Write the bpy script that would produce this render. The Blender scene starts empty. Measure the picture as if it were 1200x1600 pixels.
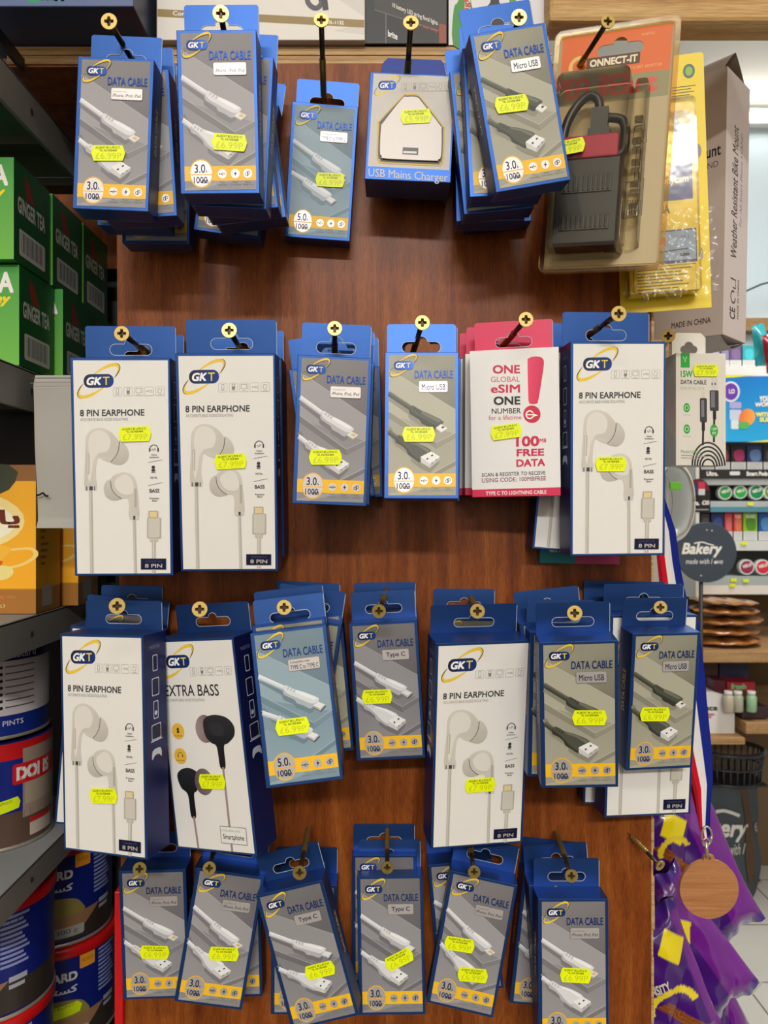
import bpy, bmesh, math, random
import numpy as np
from mathutils import Vector, Matrix, Euler
from mathutils.geometry import tessellate_polygon

sc = bpy.context.scene
COL = sc.collection
random.seed(7)
R = math.radians

# ------------------------------------------------------------------ camera
CD = 0.56                                   # camera to board, metres
EYE = 1.45
cam = bpy.data.cameras.new('camera')
cam.sensor_fit = 'AUTO'; cam.sensor_width = 36.0; cam.lens = 27.0
cam.clip_start = 0.01; cam.clip_end = 50
cam.dof.use_dof = True; cam.dof.focus_distance = 0.50; cam.dof.aperture_fstop = 20.0
camo = bpy.data.objects.new('camera', cam); COL.objects.link(camo)
camo.location = (0, -CD, EYE); camo.rotation_euler = (R(90), 0, 0)
sc.camera = camo

# ------------------------------------------------------------------ world, exposure
w = bpy.data.worlds.new('world'); sc.world = w; w.use_nodes = True
w.node_tree.nodes['Background'].inputs[0].default_value = (1.0, 0.97, 0.93, 1)
w.node_tree.nodes['Background'].inputs[1].default_value = 0.12
sc.view_settings.view_transform = 'Standard'; sc.view_settings.look = 'None'
sc.view_settings.gamma = 1.0; sc.view_settings.use_curve_mapping = False
sc.view_settings.exposure = 0.12

# ------------------------------------------------------------------ ceiling lamps' light
LAMPS = [  # x, y, sx, sy, watts
    (-0.10, -1.75, 1.6, 0.35, 17),
    (0.0, -3.9, 1.6, 0.35, 190),
    (1.45, 1.1, 0.35, 1.5, 38),
    (1.55, -3.3, 0.35, 1.2, 8),
]
CEIL = 3.20
for (x, y, sx, sy, p) in LAMPS:
    l = bpy.data.lights.new('ceiling_lamp_light', 'AREA'); l.shape = 'RECTANGLE'
    l.size = sx; l.size_y = sy; l.energy = p; l.color = (1.0, 0.975, 0.94)
    o = bpy.data.objects.new('ceiling_lamp_light', l); COL.objects.link(o)
    o.location = (x, y, CEIL - 0.07)

# ------------------------------------------------------------------ helpers
def at(px, py, d):
    return Vector(((px - 600) / 1200 * d, d - CD, EYE - (py - 800) / 1200 * d))

def S(r, g, b, f=0.0):
    def c(v):
        v = v / 255.0
        return v / 12.92 if v <= 0.04045 else ((v + 0.055) / 1.055) ** 2.4
    return (c(r), c(g), c(b), f)

def tag(o, label=None, cat=None, group=None, kind=None):
    if label: o['label'] = label
    if cat: o['category'] = cat
    if group: o['group'] = group
    if kind: o['kind'] = kind
    return o

def empty(name, loc, rot=(0, 0, 0), label=None, cat=None, group=None):
    o = bpy.data.objects.new(name, None); COL.objects.link(o)
    o.empty_display_size = 0.01
    o.location = loc; o.rotation_euler = rot
    return tag(o, label, cat, group)

def put(name, mesh, parent=None, loc=None, rot=None):
    o = bpy.data.objects.new(name, mesh); COL.objects.link(o)
    if parent: o.parent = parent
    if loc is not None: o.location = loc
    if rot is not None: o.rotation_euler = rot
    return o

class MB:
    """collects coloured geometry, builds ONE mesh"""
    def __init__(s): s.v = []; s.f = []; s.c = []; s.sm = []
    def add(s, vs, fs, col, smooth=False):
        b = len(s.v); s.v += [tuple(p) for p in vs]
        if isinstance(col, list): s.c += col
        else: s.c += [col] * len(vs)
        for f in fs: s.f.append(tuple(i + b for i in f)); s.sm.append(smooth)
        return s
    def box(s, x0, y0, z0, x1, y1, z1, col, M=None):
        vs = [(x0,y0,z0),(x1,y0,z0),(x1,y1,z0),(x0,y1,z0),(x0,y0,z1),(x1,y0,z1),(x1,y1,z1),(x0,y1,z1)]
        if M: vs = [M @ Vector(p) for p in vs]
        return s.add(vs, [(0,3,2,1),(4,5,6,7),(0,1,5,4),(1,2,6,5),(2,3,7,6),(3,0,4,7)], col)
    def prism(s, outer, y0, y1, col, holes=(), M=None):
        """outer/holes in XZ, extruded along y"""
        loops = [outer] + list(holes)
        flat = [p for l in loops for p in l]
        tri = tessellate_polygon([[Vector((p[0], p[1], 0)) for p in l] for l in loops])
        n = len(flat)
        vs = [(p[0], y0, p[1]) for p in flat] + [(p[0], y1, p[1]) for p in flat]
        fs = [tuple(t) for t in tri] + [tuple(i + n for i in reversed(t)) for t in tri]
        k = 0
        for l in loops:
            m = len(l)
            for i in range(m):
                a, b = k + i, k + (i + 1) % m
                fs.append((a, b, b + n, a + n))
            k += m
        if M: vs = [M @ Vector(p) for p in vs]
        return s.add(vs, fs, col)
    def lathe(s, prof, seg, col, M=None, smooth=True, cap=True):
        """prof [(r,z)] or [(r,z,col)]"""
        vs = []; cs = []; fs = []
        for p in prof:
            for k in range(seg):
                a = 2 * math.pi * k / seg
                vs.append((p[0] * math.cos(a), p[0] * math.sin(a), p[1])); cs.append(p[2] if len(p) > 2 else col)
        for i in range(len(prof) - 1):
            for k in range(seg):
                fs.append((i*seg+k, i*seg+(k+1)%seg, (i+1)*seg+(k+1)%seg, (i+1)*seg+k))
        if M: vs = [M @ Vector(p) for p in vs]
        s.add(vs, fs, cs, smooth)
        if cap:
            b = len(s.v) - len(vs)
            s.f.append(tuple(b + k for k in reversed(range(seg)))); s.sm.append(False)
            s.f.append(tuple(b + (len(prof)-1)*seg + k for k in range(seg))); s.sm.append(False)
        return s
    def tube(s, pts, r, col, seg=8):
        pts = [Vector(p) for p in pts]; n = len(pts); vs = []; fs = []
        rs = r if isinstance(r, list) else [r] * n
        up = Vector((0.13, 0.2, 1)).normalized()
        for i, p in enumerate(pts):
            t = (pts[min(i+1, n-1)] - pts[max(i-1, 0)]).normalized()
            a = t.cross(up)
            if a.length < 1e-3: a = t.cross(Vector((1, 0, 0)))
            a.normalize(); b = t.cross(a)
            for k in range(seg):
                q = 2 * math.pi * k / seg
                vs.append(p + a * (rs[i] * math.cos(q)) + b * (rs[i] * math.sin(q)))
        for i in range(n - 1):
            for k in range(seg):
                fs.append((i*seg+k, i*seg+(k+1)%seg, (i+1)*seg+(k+1)%seg, (i+1)*seg+k))
        fs.append(tuple(reversed(range(seg)))); fs.append(tuple((n-1)*seg + k for k in range(seg)))
        return s.add(vs, fs, col, True)
    def grid(s, fn, nu, nv, colfn, smooth=True):
        vs = []; cs = []; fs = []
        for j in range(nv + 1):
            for i in range(nu + 1):
                vs.append(fn(i / nu, j / nv)); cs.append(colfn(i / nu, j / nv))
        for j in range(nv):
            for i in range(nu):
                a = j * (nu + 1) + i; fs.append((a, a + 1, a + nu + 2, a + nu + 1))
        return s.add(vs, fs, cs, smooth)
    def mesh(s, name, mat):
        m = bpy.data.meshes.new(name)
        m.from_pydata(s.v, [], s.f)
        a = m.color_attributes.new('ink', 'FLOAT_COLOR', 'POINT')
        a.data.foreach_set('color', np.array(s.c, dtype=np.float32).ravel())
        m.polygons.foreach_set('use_smooth', s.sm)
        m.materials.append(mat); m.update()
        return m
    def build(s, name, mat, parent=None, loc=None, rot=None, bevel=0.0, seg=2):
        o = put(name, s.mesh(name, mat), parent, loc, rot)
        if bevel:
            b = o.modifiers.new('bevel', 'BEVEL'); b.width = bevel; b.segments = seg; b.limit_method = 'ANGLE'; b.angle_limit = R(40)
        return o

# ------------------------------------------------------------------ materials
def newmat(name):
    m = bpy.data.materials.new(name); m.use_nodes = True
    nt = m.node_tree; return m, nt, nt.nodes['Principled BSDF']

def ink_mat(name, rough=0.4, spec=0.5, coat=0.0, bump=0.0, bscale=60, rfoil=0.36):
    """colour of each printed / painted area comes from the mesh; its alpha says how metallic the ink is"""
    m, nt, b = newmat(name)
    a = nt.nodes.new('ShaderNodeAttribute'); a.attribute_name = 'ink'
    nt.links.new(a.outputs['Color'], b.inputs['Base Color'])
    nt.links.new(a.outputs['Alpha'], b.inputs['Metallic'])
    b.inputs['Specular IOR Level'].default_value = spec
    mr = nt.nodes.new('ShaderNodeMapRange'); nt.links.new(a.outputs['Alpha'], mr.inputs['Value'])
    mr.inputs['To Min'].default_value = rough; mr.inputs['To Max'].default_value = rfoil
    nt.links.new(mr.outputs['Result'], b.inputs['Roughness'])
    if coat: b.inputs['Coat Weight'].default_value = coat; b.inputs['Coat Roughness'].default_value = 0.08
    if bump:
        n = nt.nodes.new('ShaderNodeTexNoise'); n.inputs['Scale'].default_value = bscale; n.inputs['Detail'].default_value = 4
        tc = nt.nodes.new('ShaderNodeTexCoord'); nt.links.new(tc.outputs['Object'], n.inputs['Vector'])
        bp = nt.nodes.new('ShaderNodeBump'); bp.inputs['Strength'].default_value = bump; bp.inputs['Distance'].default_value = 0.002
        nt.links.new(n.outputs['Fac'], bp.inputs['Height']); nt.links.new(bp.outputs['Normal'], b.inputs['Normal'])
    return m

CARD = ink_mat('printed_card', 0.42, 0.4, bump=0.04, bscale=90)
PLASTIC = ink_mat('moulded_plastic', 0.35, 0.5)
METAL = ink_mat('bare_metal', 0.5, 0.5, rfoil=0.28)
PAINT = ink_mat('painted_metal', 0.45, 0.4, bump=0.05, bscale=40)
FILM = ink_mat('glossy_film', 0.2, 0.6, coat=0.5, bump=0.12, bscale=30)
FABRIC = ink_mat('woven_fabric', 0.85, 0.1)
MATTE = ink_mat('matte_surface', 0.8, 0.2)

def wood_mat(name, c1, c2, c3, stretch, scale=8.0, rough=0.45, coat=0.0, wear=0.0, fine=1.0, spec=0.4):
    m, nt, b = newmat(name); L = nt.links
    tc = nt.nodes.new('ShaderNodeTexCoord')
    mp = nt.nodes.new('ShaderNodeMapping'); mp.inputs['Scale'].default_value = stretch
    L.new(tc.outputs['Object'], mp.inputs['Vector'])
    n1 = nt.nodes.new('ShaderNodeTexNoise'); n1.inputs['Scale'].default_value = scale; n1.inputs['Detail'].default_value = 8; n1.inputs['Roughness'].default_value = 0.65; n1.inputs['Distortion'].default_value = 0.6
    L.new(mp.outputs[0], n1.inputs['Vector'])
    r = nt.nodes.new('ShaderNodeValToRGB')
    e = r.color_ramp.elements; e[0].position = 0.3; e[0].color = c1; e[1].position = 0.72; e[1].color = c3
    k = e.new(0.5); k.color = c2
    L.new(n1.outputs['Fac'], r.inputs['Fac'])
    mp2 = nt.nodes.new('ShaderNodeMapping'); mp2.inputs['Scale'].default_value = tuple(v * 6 for v in stretch)
    L.new(tc.outputs['Object'], mp2.inputs['Vector'])
    n2 = nt.nodes.new('ShaderNodeTexNoise'); n2.inputs['Scale'].default_value = scale * 3; n2.inputs['Detail'].default_value = 5
    L.new(mp2.outputs[0], n2.inputs['Vector'])
    mx = nt.nodes.new('ShaderNodeMix'); mx.data_type = 'RGBA'; mx.blend_type = 'MULTIPLY'; mx.inputs['Factor'].default_value = 0.6 * fine
    mr = nt.nodes.new('ShaderNodeMapRange'); mr.inputs['From Min'].default_value = 0.3; mr.inputs['From Max'].default_value = 0.7; mr.inputs['To Min'].default_value = 0.35; mr.inputs['To Max'].default_value = 1.2
    L.new(n2.outputs['Fac'], mr.inputs['Value'])
    L.new(r.outputs['Color'], mx.inputs['A']); L.new(mr.outputs['Result'], mx.inputs['B'])
    out = mx.outputs['Result']
    L.new(out, b.inputs['Base Color'])
    b.inputs['Roughness'].default_value = rough; b.inputs['Specular IOR Level'].default_value = spec
    if coat: b.inputs['Coat Weight'].default_value = coat; b.inputs['Coat Roughness'].default_value = 0.25
    bp = nt.nodes.new('ShaderNodeBump'); bp.inputs['Strength'].default_value = 0.15; bp.inputs['Distance'].default_value = 0.001
    L.new(n2.outputs['Fac'], bp.inputs['Height']); L.new(bp.outputs['Normal'], b.inputs['Normal'])
    return m

BOARD = wood_mat('reddish_veneer', S(102,46,14), S(140,71,23), S(170,97,40), (16, 16, 1.6), 5.0, 0.44, 0.06, spec=0.22)
PLANK = wood_mat('pale_ply_edge', S(150,108,62), S(205,166,112), S(228,196,146), (1.2, 40, 60), 4.0, 0.6)
BEAM = wood_mat('pine_beam', S(176,128,72), S(206,164,104), S(222,186,128), (1.0, 30, 40), 4.0, 0.6)
DISCW = wood_mat('beech_disc', S(166,108,62), S(186,126,76), S(200,142,92), (2.0, 30, 60), 5.0, 0.6, fine=0.6)
SHELFW = wood_mat('shelf_pine', S(150,112,70), S(178,138,92), S(196,158,110), (1.5, 20, 20), 3.0, 0.6)

def plain(name, col, rough=0.6, metal=0.0, spec=0.4, noise=0.0, nscale=6.0):
    m, nt, b = newmat(name)
    b.inputs['Base Color'].default_value = (*col[:3], 1); b.inputs['Roughness'].default_value = rough
    b.inputs['Metallic'].default_value = metal; b.inputs['Specular IOR Level'].default_value = spec
    if noise:
        n = nt.nodes.new('ShaderNodeTexNoise'); n.inputs['Scale'].default_value = nscale; n.inputs['Detail'].default_value = 5
        tc = nt.nodes.new('ShaderNodeTexCoord'); nt.links.new(tc.outputs['Object'], n.inputs['Vector'])
        mr = nt.nodes.new('ShaderNodeMapRange'); mr.inputs['To Min'].default_value = 1 - noise; mr.inputs['To Max'].default_value = 1 + noise
        nt.links.new(n.outputs['Fac'], mr.inputs['Value'])
        mx = nt.nodes.new('ShaderNodeMix'); mx.data_type = 'RGBA'; mx.blend_type = 'MULTIPLY'; mx.inputs['Factor'].default_value = 1
        mx.inputs['A'].default_value = (*col[:3], 1); nt.links.new(mr.outputs['Result'], mx.inputs['B'])
        nt.links.new(mx.outputs['Result'], b.inputs['Base Color'])
    return m

def clear_mat(name, tint, gloss=0.12, rough=0.08):
    """thin clear plastic: tinted see-through sheet with a glossy skin"""
    m = bpy.data.materials.new(name); m.use_nodes = True; nt = m.node_tree; nt.nodes.clear()
    o = nt.nodes.new('ShaderNodeOutputMaterial'); t = nt.nodes.new('ShaderNodeBsdfTransparent'); t.inputs[0].default_value = (*tint[:3], 1)
    g = nt.nodes.new('ShaderNodeBsdfGlossy'); g.inputs['Roughness'].default_value = rough
    f = nt.nodes.new('ShaderNodeFresnel'); f.inputs['IOR'].default_value = 1.3
    a = nt.nodes.new('ShaderNodeMath'); a.operation = 'ADD'; a.inputs[1].default_value = gloss; a.use_clamp = True
    n = nt.nodes.new('ShaderNodeTexNoise'); n.inputs['Scale'].default_value = 60
    tc = nt.nodes.new('ShaderNodeTexCoord'); nt.links.new(tc.outputs['Object'], n.inputs['Vector'])
    bp = nt.nodes.new('ShaderNodeBump'); bp.inputs['Strength'].default_value = 0.08; bp.inputs['Distance'].default_value = 0.002
    nt.links.new(n.outputs['Fac'], bp.inputs['Height']); nt.links.new(bp.outputs[0], g.inputs['Normal']); nt.links.new(bp.outputs[0], f.inputs['Normal'])
    mx = nt.nodes.new('ShaderNodeMixShader')
    nt.links.new(f.outputs[0], a.inputs[0]); nt.links.new(a.outputs[0], mx.inputs[0])
    nt.links.new(t.outputs[0], mx.inputs[1]); nt.links.new(g.outputs[0], mx.inputs[2]); nt.links.new(mx.outputs[0], o.inputs[0])
    return m

def emit(name, col, s):
    m = bpy.data.materials.new(name); m.use_nodes = True; nt = m.node_tree; nt.nodes.clear()
    o = nt.nodes.new('ShaderNodeOutputMaterial'); e = nt.nodes.new('ShaderNodeEmission')
    e.inputs[0].default_value = (*col[:3], 1); e.inputs[1].default_value = s; nt.links.new(e.outputs[0], o.inputs[0])
    return m

# ------------------------------------------------------------------ lettering and print
_tc = {}
def glyphs(txt, bold=0.0, shear=0.0):
    k = (txt, bold, shear)
    if k in _tc: return _tc[k]
    c = bpy.data.curves.new('lettering', 'FONT'); c.body = txt; c.shear = shear
    c.resolution_u = 3 if len(txt) < 12 else 2
    o = bpy.data.objects.new('lettering', c); COL.objects.link(o)
    bpy.context.view_layer.update()
    m = o.evaluated_get(bpy.context.evaluated_depsgraph_get()).to_mesh()
    P = [(v.co.x, v.co.y) for v in m.vertices]; F = [tuple(p.vertices) for p in m.polygons]
    bpy.data.objects.remove(o); bpy.data.curves.remove(c)
    x0 = min(p[0] for p in P); x1 = max(p[0] for p in P); y0 = min(p[1] for p in P); y1 = max(p[1] for p in P)
    if bold > 0:                                   # heavier weight: the outline spread a little each way
        n0 = len(P); P0 = P; F0 = F; P = []; F = []
        for j, (ax, ay) in enumerate(((0,0),(1,1),(1,-1),(-1,1),(-1,-1))):
            P += [(p[0]+ax*bold, p[1]+ay*bold) for p in P0]; F += [tuple(i+n0*j for i in f) for f in F0]
        x0 -= bold; x1 += bold; y0 -= bold; y1 += bold
    P = [((p[0]-x0)/(x1-x0), (p[1]-y0)/max(y1-y0, 1e-6)) for p in P]
    _tc[k] = (P, F); return _tc[k]

def smooth(pts, n=5, closed=True):
    out = []; N = len(pts)
    rng = range(N) if closed else range(N - 1)
    for i in rng:
        g = (lambda j: pts[j % N]) if closed else (lambda j: pts[max(0, min(N-1, j))])
        p0, p1, p2, p3 = g(i-1), g(i), g(i+1), g(i+2)
        for k in range(n):
            t = k / n
            out.append(tuple(0.5*((2*p1[a])+(-p0[a]+p2[a])*t+(2*p0[a]-5*p1[a]+4*p2[a]-p3[a])*t*t+(-p0[a]+3*p1[a]-3*p2[a]+p3[a])*t**3) for a in (0, 1)))
    if not closed: out.append(pts[-1])
    return out

def homography(src, dst):
    A = []; B = []
    for (x, y), (u, v) in zip(src, dst):
        A += [[x, y, 1, 0, 0, 0, -u*x, -u*y], [0, 0, 0, x, y, 1, -v*x, -v*y]]; B += [u, v]
    h = np.linalg.solve(np.array(A, float), np.array(B, float))
    return lambda x, y: ((h[0]*x+h[1]*y+h[2])/(h[6]*x+h[7]*y+1), (h[3]*x+h[4]*y+h[5])/(h[6]*x+h[7]*y+1))

class Art:
    """flat print: draws in the design's own coordinates, each ink layer a hair above the last"""
    STEP = 0.000005
    def __init__(s, mb, W, H, mapper, quad=None):
        s.mb = mb; s.map = mapper; s.L = 0.00002
        s.h = homography(quad, [(0, 0), (W, 0), (W, H), (0, H)]) if quad else (lambda x, y: (x, y))
        s.W = W; s.H = H; s.maxlen = None
    def _p(s, x, y): u, v = s.h(x, y); return s.map(u, v, s.L)
    def up(s): s.L += s.STEP
    def poly(s, pts, col, grad=None):
        """grad: function (x,y)->0..1 mixing col to col2 given as (col2, fn)"""
        s.up()
        tri = tessellate_polygon([[Vector((p[0], p[1], 0)) for p in pts]])
        cs = col
        if grad: cs = [tuple(a + (b - a) * max(0, min(1, grad[1](*p))) for a, b in zip(col, grad[0])) for p in pts]
        if s.maxlen:                                  # curved surface: cut the area fine enough to follow it
            T = [[pts[i][:2] for i in t] for t in tri]; out = []
            while T:
                a, b, c = T.pop(); e = sorted([(abs(a[0]-b[0]), 0), (abs(b[0]-c[0]), 1), (abs(c[0]-a[0]), 2)])[-1]
                if e[0] <= s.maxlen: out.append((a, b, c)); continue
                if e[1] == 0: m_ = ((a[0]+b[0])/2, (a[1]+b[1])/2); T += [(a, m_, c), (m_, b, c)]
                elif e[1] == 1: m_ = ((b[0]+c[0])/2, (b[1]+c[1])/2); T += [(a, b, m_), (a, m_, c)]
                else: m_ = ((c[0]+a[0])/2, (c[1]+a[1])/2); T += [(a, b, m_), (m_, b, c)]
            s.mb.add([s._p(*p) for t in out for p in t], [(3*i, 3*i+1, 3*i+2) for i in range(len(out))], col); return
        s.mb.add([s._p(*p) for p in pts], [tuple(t) for t in tri], cs)
    def rect(s, x0, y0, x1, y1, col, n=1):
        for i in range(n):
            a = x0 + (x1-x0)*i/n; b = x0 + (x1-x0)*(i+1)/n
            if i: s.L -= s.STEP
            s.poly([(a, y0), (b, y0), (b, y1), (a, y1)], col)
    def rr(s, x0, y0, x1, y1, r): 
        out = []
        for cx, cy, a0 in ((x1-r, y0+r, -90), (x1-r, y1-r, 0), (x0+r, y1-r, 90), (x0+r, y0+r, 180)):
            for k in range(6):
                a = R(a0 + 18*k); out.append((cx + r*math.cos(a), cy + r*math.sin(a)))
        return out
    def rrect(s, x0, y0, x1, y1, r, col, grad=None): s.poly(s.rr(x0, y0, x1, y1, r), col, grad)
    def rring(s, x0, y0, x1, y1, r, w, col): 
        s.rrect(x0, y0, x1, y1, r, col[0]); s.rrect(x0+w, y0+w, x1-w, y1-w, max(r-w, 1), col[1])
    def ell(s, x, y, rx, ry=None, col=None, rot=0, n=28, grad=None):
        ry = ry or rx; c, d = math.cos(R(rot)), math.sin(R(rot))
        s.poly([(x + rx*math.cos(t)*c - ry*math.sin(t)*d, y + rx*math.cos(t)*d + ry*math.sin(t)*c) for t in [2*math.pi*k/n for k in range(n)]], col, grad)
    def stroke(s, pts, w, col):
        s.up(); n = len(pts); L = []; Rr = []
        ws = w if isinstance(w, list) else [w]*n
        for i in range(n):
            a = pts[max(i-1, 0)]; b = pts[min(i+1, n-1)]
            dx, dy = b[0]-a[0], b[1]-a[1]; l = math.hypot(dx, dy) or 1
            nx, ny = -dy/l*ws[i]/2, dx/l*ws[i]/2
            L.append((pts[i][0]+nx, pts[i][1]+ny)); Rr.append((pts[i][0]-nx, pts[i][1]-ny))
        vs = [s._p(*p) for p in L] + [s._p(*p) for p in Rr]
        s.mb.add(vs, [(i, i+1, n+i+1, n+i) for i in range(n-1)], col)
    def arc(s, x, y, rx, ry, a0, a1, w, col, rot=0, n=20):
        c, d = math.cos(R(rot)), math.sin(R(rot)); P = []
        for k in range(n+1):
            t = R(a0 + (a1-a0)*k/n); ex, ey = rx*math.cos(t), ry*math.sin(t)
            P.append((x + ex*c - ey*d, y + ex*d + ey*c))
        ws = [w(k/n) for k in range(n+1)] if callable(w) else w
        s.stroke(P, ws, col)
    def text(s, t, x0, y0, x1, y1, col, bold=0.0, shear=0.0, rot=0, skew=0.0):
        s.up(); P, F = glyphs(t, bold, shear); q = []
        n0 = len(P)//5 if bold > 0 else len(P)
        for i, (gx, gy) in enumerate(P):
            if i and i % n0 == 0: s.L += .0000025
            if rot == 90: X = x1 - (1-gy)*0 - gy*(x1-x0); Y = y1 - gx*(y1-y0)
            elif rot == -90: X = x0 + gy*(x1-x0); Y = y0 + gx*(y1-y0)
            else: X = x0 + gx*(x1-x0); Y = y1 - gy*(y1-y0)
            q.append(s._p(X, Y + skew*(X-x0)))
        s.mb.add(q, F, col)

def front_map(W, H, T): return lambda u, v, L: ((u-W/2)*.001, -T/2*.001 - L, (H-v)*.001)
def right_map(W, H, T): return lambda u, v, L: (W/2*.001 + L, (u-T/2)*.001, (H-v)*.001)
def left_map(W, H, T): return lambda u, v, L: (-W/2*.001 - L, (T/2-u)*.001, (H-v)*.001)
def back_map(W, H, T): return lambda u, v, L: ((W/2-u)*.001, T/2*.001 + L, (H-v)*.001)
def bottom_map(W, H, T): return lambda u, v, L: ((u-W/2)*.001, (T/2-v)*.001, -L)
def cyl_map(rad, H): return lambda u, v, L: ((rad+L)*math.sin(u*.001/rad), -(rad+L)*math.cos(u*.001/rad), (H-v)*.001)

WHITE = S(236,233,226); NAVY = S(24,30,72,.35); BLUE = S(52,92,156,.7); BLACK = S(18,18,20); YEL = S(246,196,30)
GREYT = S(120,116,110); SILVER = S(206,200,196,.45)

# ------------------------------------------------------------------ the room
def structure(name, mb, mat, loc=None, bevel=0.0):
    o = mb.build(name, mat, None, loc, None, bevel); o['kind'] = 'structure'; return o

XW, YB, YF = 2.3, 2.75, -5.0
WALLM = plain('wall_paint', S(168,160,150), 0.7, noise=0.05)
COOL = plain('pale_blue_wall', S(206,224,234), 0.5, noise=0.03)
CEILM = plain('ceiling_paint', S(236,230,220), 0.7, noise=0.02)
def floor_mat():
    m, nt, b = newmat('octagon_tiles'); L = nt.links
    tc = nt.nodes.new('ShaderNodeTexCoord'); sp = nt.nodes.new('ShaderNodeSeparateXYZ')
    mp = nt.nodes.new('ShaderNodeMapping'); mp.inputs['Location'].default_value = (0.14, 0.02, 0); mp.inputs['Scale'].default_value = (1/0.33, 1/0.33, 1)
    L.new(tc.outputs['Object'], mp.inputs['Vector']); L.new(mp.outputs[0], sp.inputs[0])
    def mt(op, a, b_=None, c=None):
        n = nt.nodes.new('ShaderNodeMath'); n.operation = op
        for i, v in enumerate((a, b_, c)):
            if v is None: continue
            if isinstance(v, (int, float)): n.inputs[i].default_value = v
            else: L.new(v, n.inputs[i])
        return n.outputs[0]
    U = mt('ABSOLUTE', mt('SUBTRACT', mt('FRACT', sp.outputs[0]), 0.5)); V = mt('ABSOLUTE', mt('SUBTRACT', mt('FRACT', sp.outputs[1]), 0.5))
    D = mt('ADD', U, V)
    red = mt('LESS_THAN', D, 0.15); rim = mt('LESS_THAN', D, 0.185)
    line = mt('MAXIMUM', mt('LESS_THAN', U, 0.008), mt('LESS_THAN', V, 0.008))
    n = nt.nodes.new('ShaderNodeTexNoise'); n.inputs['Scale'].default_value = 3; L.new(tc.outputs['Object'], n.inputs['Vector'])
    def mix(f, A, B):
        x = nt.nodes.new('ShaderNodeMix'); x.data_type = 'RGBA'
        for k, v in (('Factor', f), ('A', A), ('B', B)):
            if isinstance(v, tuple): x.inputs[k].default_value = (*v[:3], 1)
            else: L.new(v, x.inputs[k])
        return x.outputs['Result']
    base = mix(n.outputs['Fac'], S(226,224,214), S(206,206,198))
    c = mix(line, base, S(110,106,98)); c = mix(rim, c, S(196,196,190)); c = mix(red, c, S(128,40,46))
    L.new(c, b.inputs['Base Color']); b.inputs['Roughness'].default_value = 0.25
    return m
structure('floor', MB().box(-XW, YF, -0.05, XW, YB, 0, WHITE), floor_mat())
structure('ceiling', MB().box(-XW, YF, CEIL, XW, YB, CEIL+0.05, WHITE), CEILM)
structure('wall_left', MB().box(-XW-0.05, YF, 0, -XW, YB, CEIL, WHITE), WALLM)
structure('wall_right', MB().box(XW, YF, 0, XW+0.05, YB, CEIL, WHITE), WALLM)
structure('wall_back', MB().box(-XW, YB, 0, XW, YB+0.05, CEIL, WHITE), COOL)
structure('wall_front', MB().box(-XW, YF-0.05, 0, XW, YF, CEIL, WHITE), WALLM)
# unseen chest-high block added behind the camera to darken lower foil reflections
structure('added_dark_block', MB().box(-1.6, -1.75, 0, 1.6, -1.35, 1.30, WHITE), plain('dark_block_paint', S(46,44,44), 0.6, noise=0.1))
# rail of orange brown wood high on the back wall
structure('trim_2', MB().box(0.9, YB-0.06, at(0,512,3.2).z, XW, YB, at(0,492,3.2).z, WHITE), SHELFW)

LAMPE = emit('lamp_diffuser', (1.0, 0.95, 0.88), 6.0)
lamp_lab = ['white ceiling lamp over the aisle in front of the cable board', 'white ceiling lamp far behind the viewer over the aisle',
            'white ceiling lamp above the vape shelves at the back', 'white ceiling lamp over the right hand aisle']
for (x, y, sx, sy, p), lb in zip(LAMPS, lamp_lab):
    t = empty('ceiling_lamp', (x, y, CEIL-0.06), label=lb, cat='lamp')
    MB().box(-sx/2-.03, -sy/2-.03, 0.0, sx/2+.03, sy/2+.03, .06, S(235,235,232)).build('lamp_housing', PAINT, t, bevel=.006)

# ------------------------------------------------------------------ board with ledge and beam
BW0, BW1 = at(183,0,CD).x, at(1018.5,0,CD).x
zt = at(0,99,CD).z; zb = at(0,1760,CD).z; zm = at(0,330,CD).z; xl = at(14,0,CD).x
b = MB().prism([(BW0+.004,zb),(BW1+.001,zb),(BW1,zt),(BW0-.001,zt)], 0.0, 0.014, WHITE)
board = empty('display_board', (0,0,zb), label='reddish brown veneered board screwed upright, covered in hanging cable boxes', cat='board')
o = b.build('panel', BOARD, board, (0,0,-zb))
e = MB()
rp = random.Random(3); z = zb
while z < zt - .012:                                   # chipped pale edge of the ply
    h = rp.uniform(.010, .026); wv = rp.uniform(.0006, .0021)
    e.box(BW1-.0006, -.0006, z, BW1+wv, .0135, min(z+h, zt), S(150,104,66)); z += h
e.build('chipped_edge', PLANK, board, (0,0,-zb))
pk0, pk1 = at(0,100,.562).z, at(0,71,.562).z
mb = MB()
for i in range(4):
    mb.box(at(10,0,.562).x+0, .002+.0008*(i%2), pk0+(pk1-pk0)*i/4, at(862,0,.562).x, .20, pk0+(pk1-pk0)*(i+1)/4-.0004, WHITE)
o = mb.build('wooden_ledge', PLANK); tag(o, 'pale plywood ledge along the top of the cable board, boxes standing on it', 'ledge')
o = MB().box(at(858,0,.545).x, -.015, at(0,33,.545).z, .62, .010, at(0,33,.545).z+.07, WHITE).build('wooden_beam', BEAM, bevel=.003)
tag(o, 'thick pale pine beam crossing above the orange adapter pack at top right', 'beam')

# darker panel set back on the left, under the ledge
o = MB().box(at(14,0,.765).x, .205, at(0,420,.765).z, at(250,0,.765).x, .215, zt, WHITE).box(at(12,0,.565).x, .003, pk0-.0016, at(182,0,.565).x, .161, pk0-.0005, WHITE).build('side_panel', BOARD)
tag(o, 'dark brown wooden panel set back at top left, behind the shelf end', 'panel')
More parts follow.
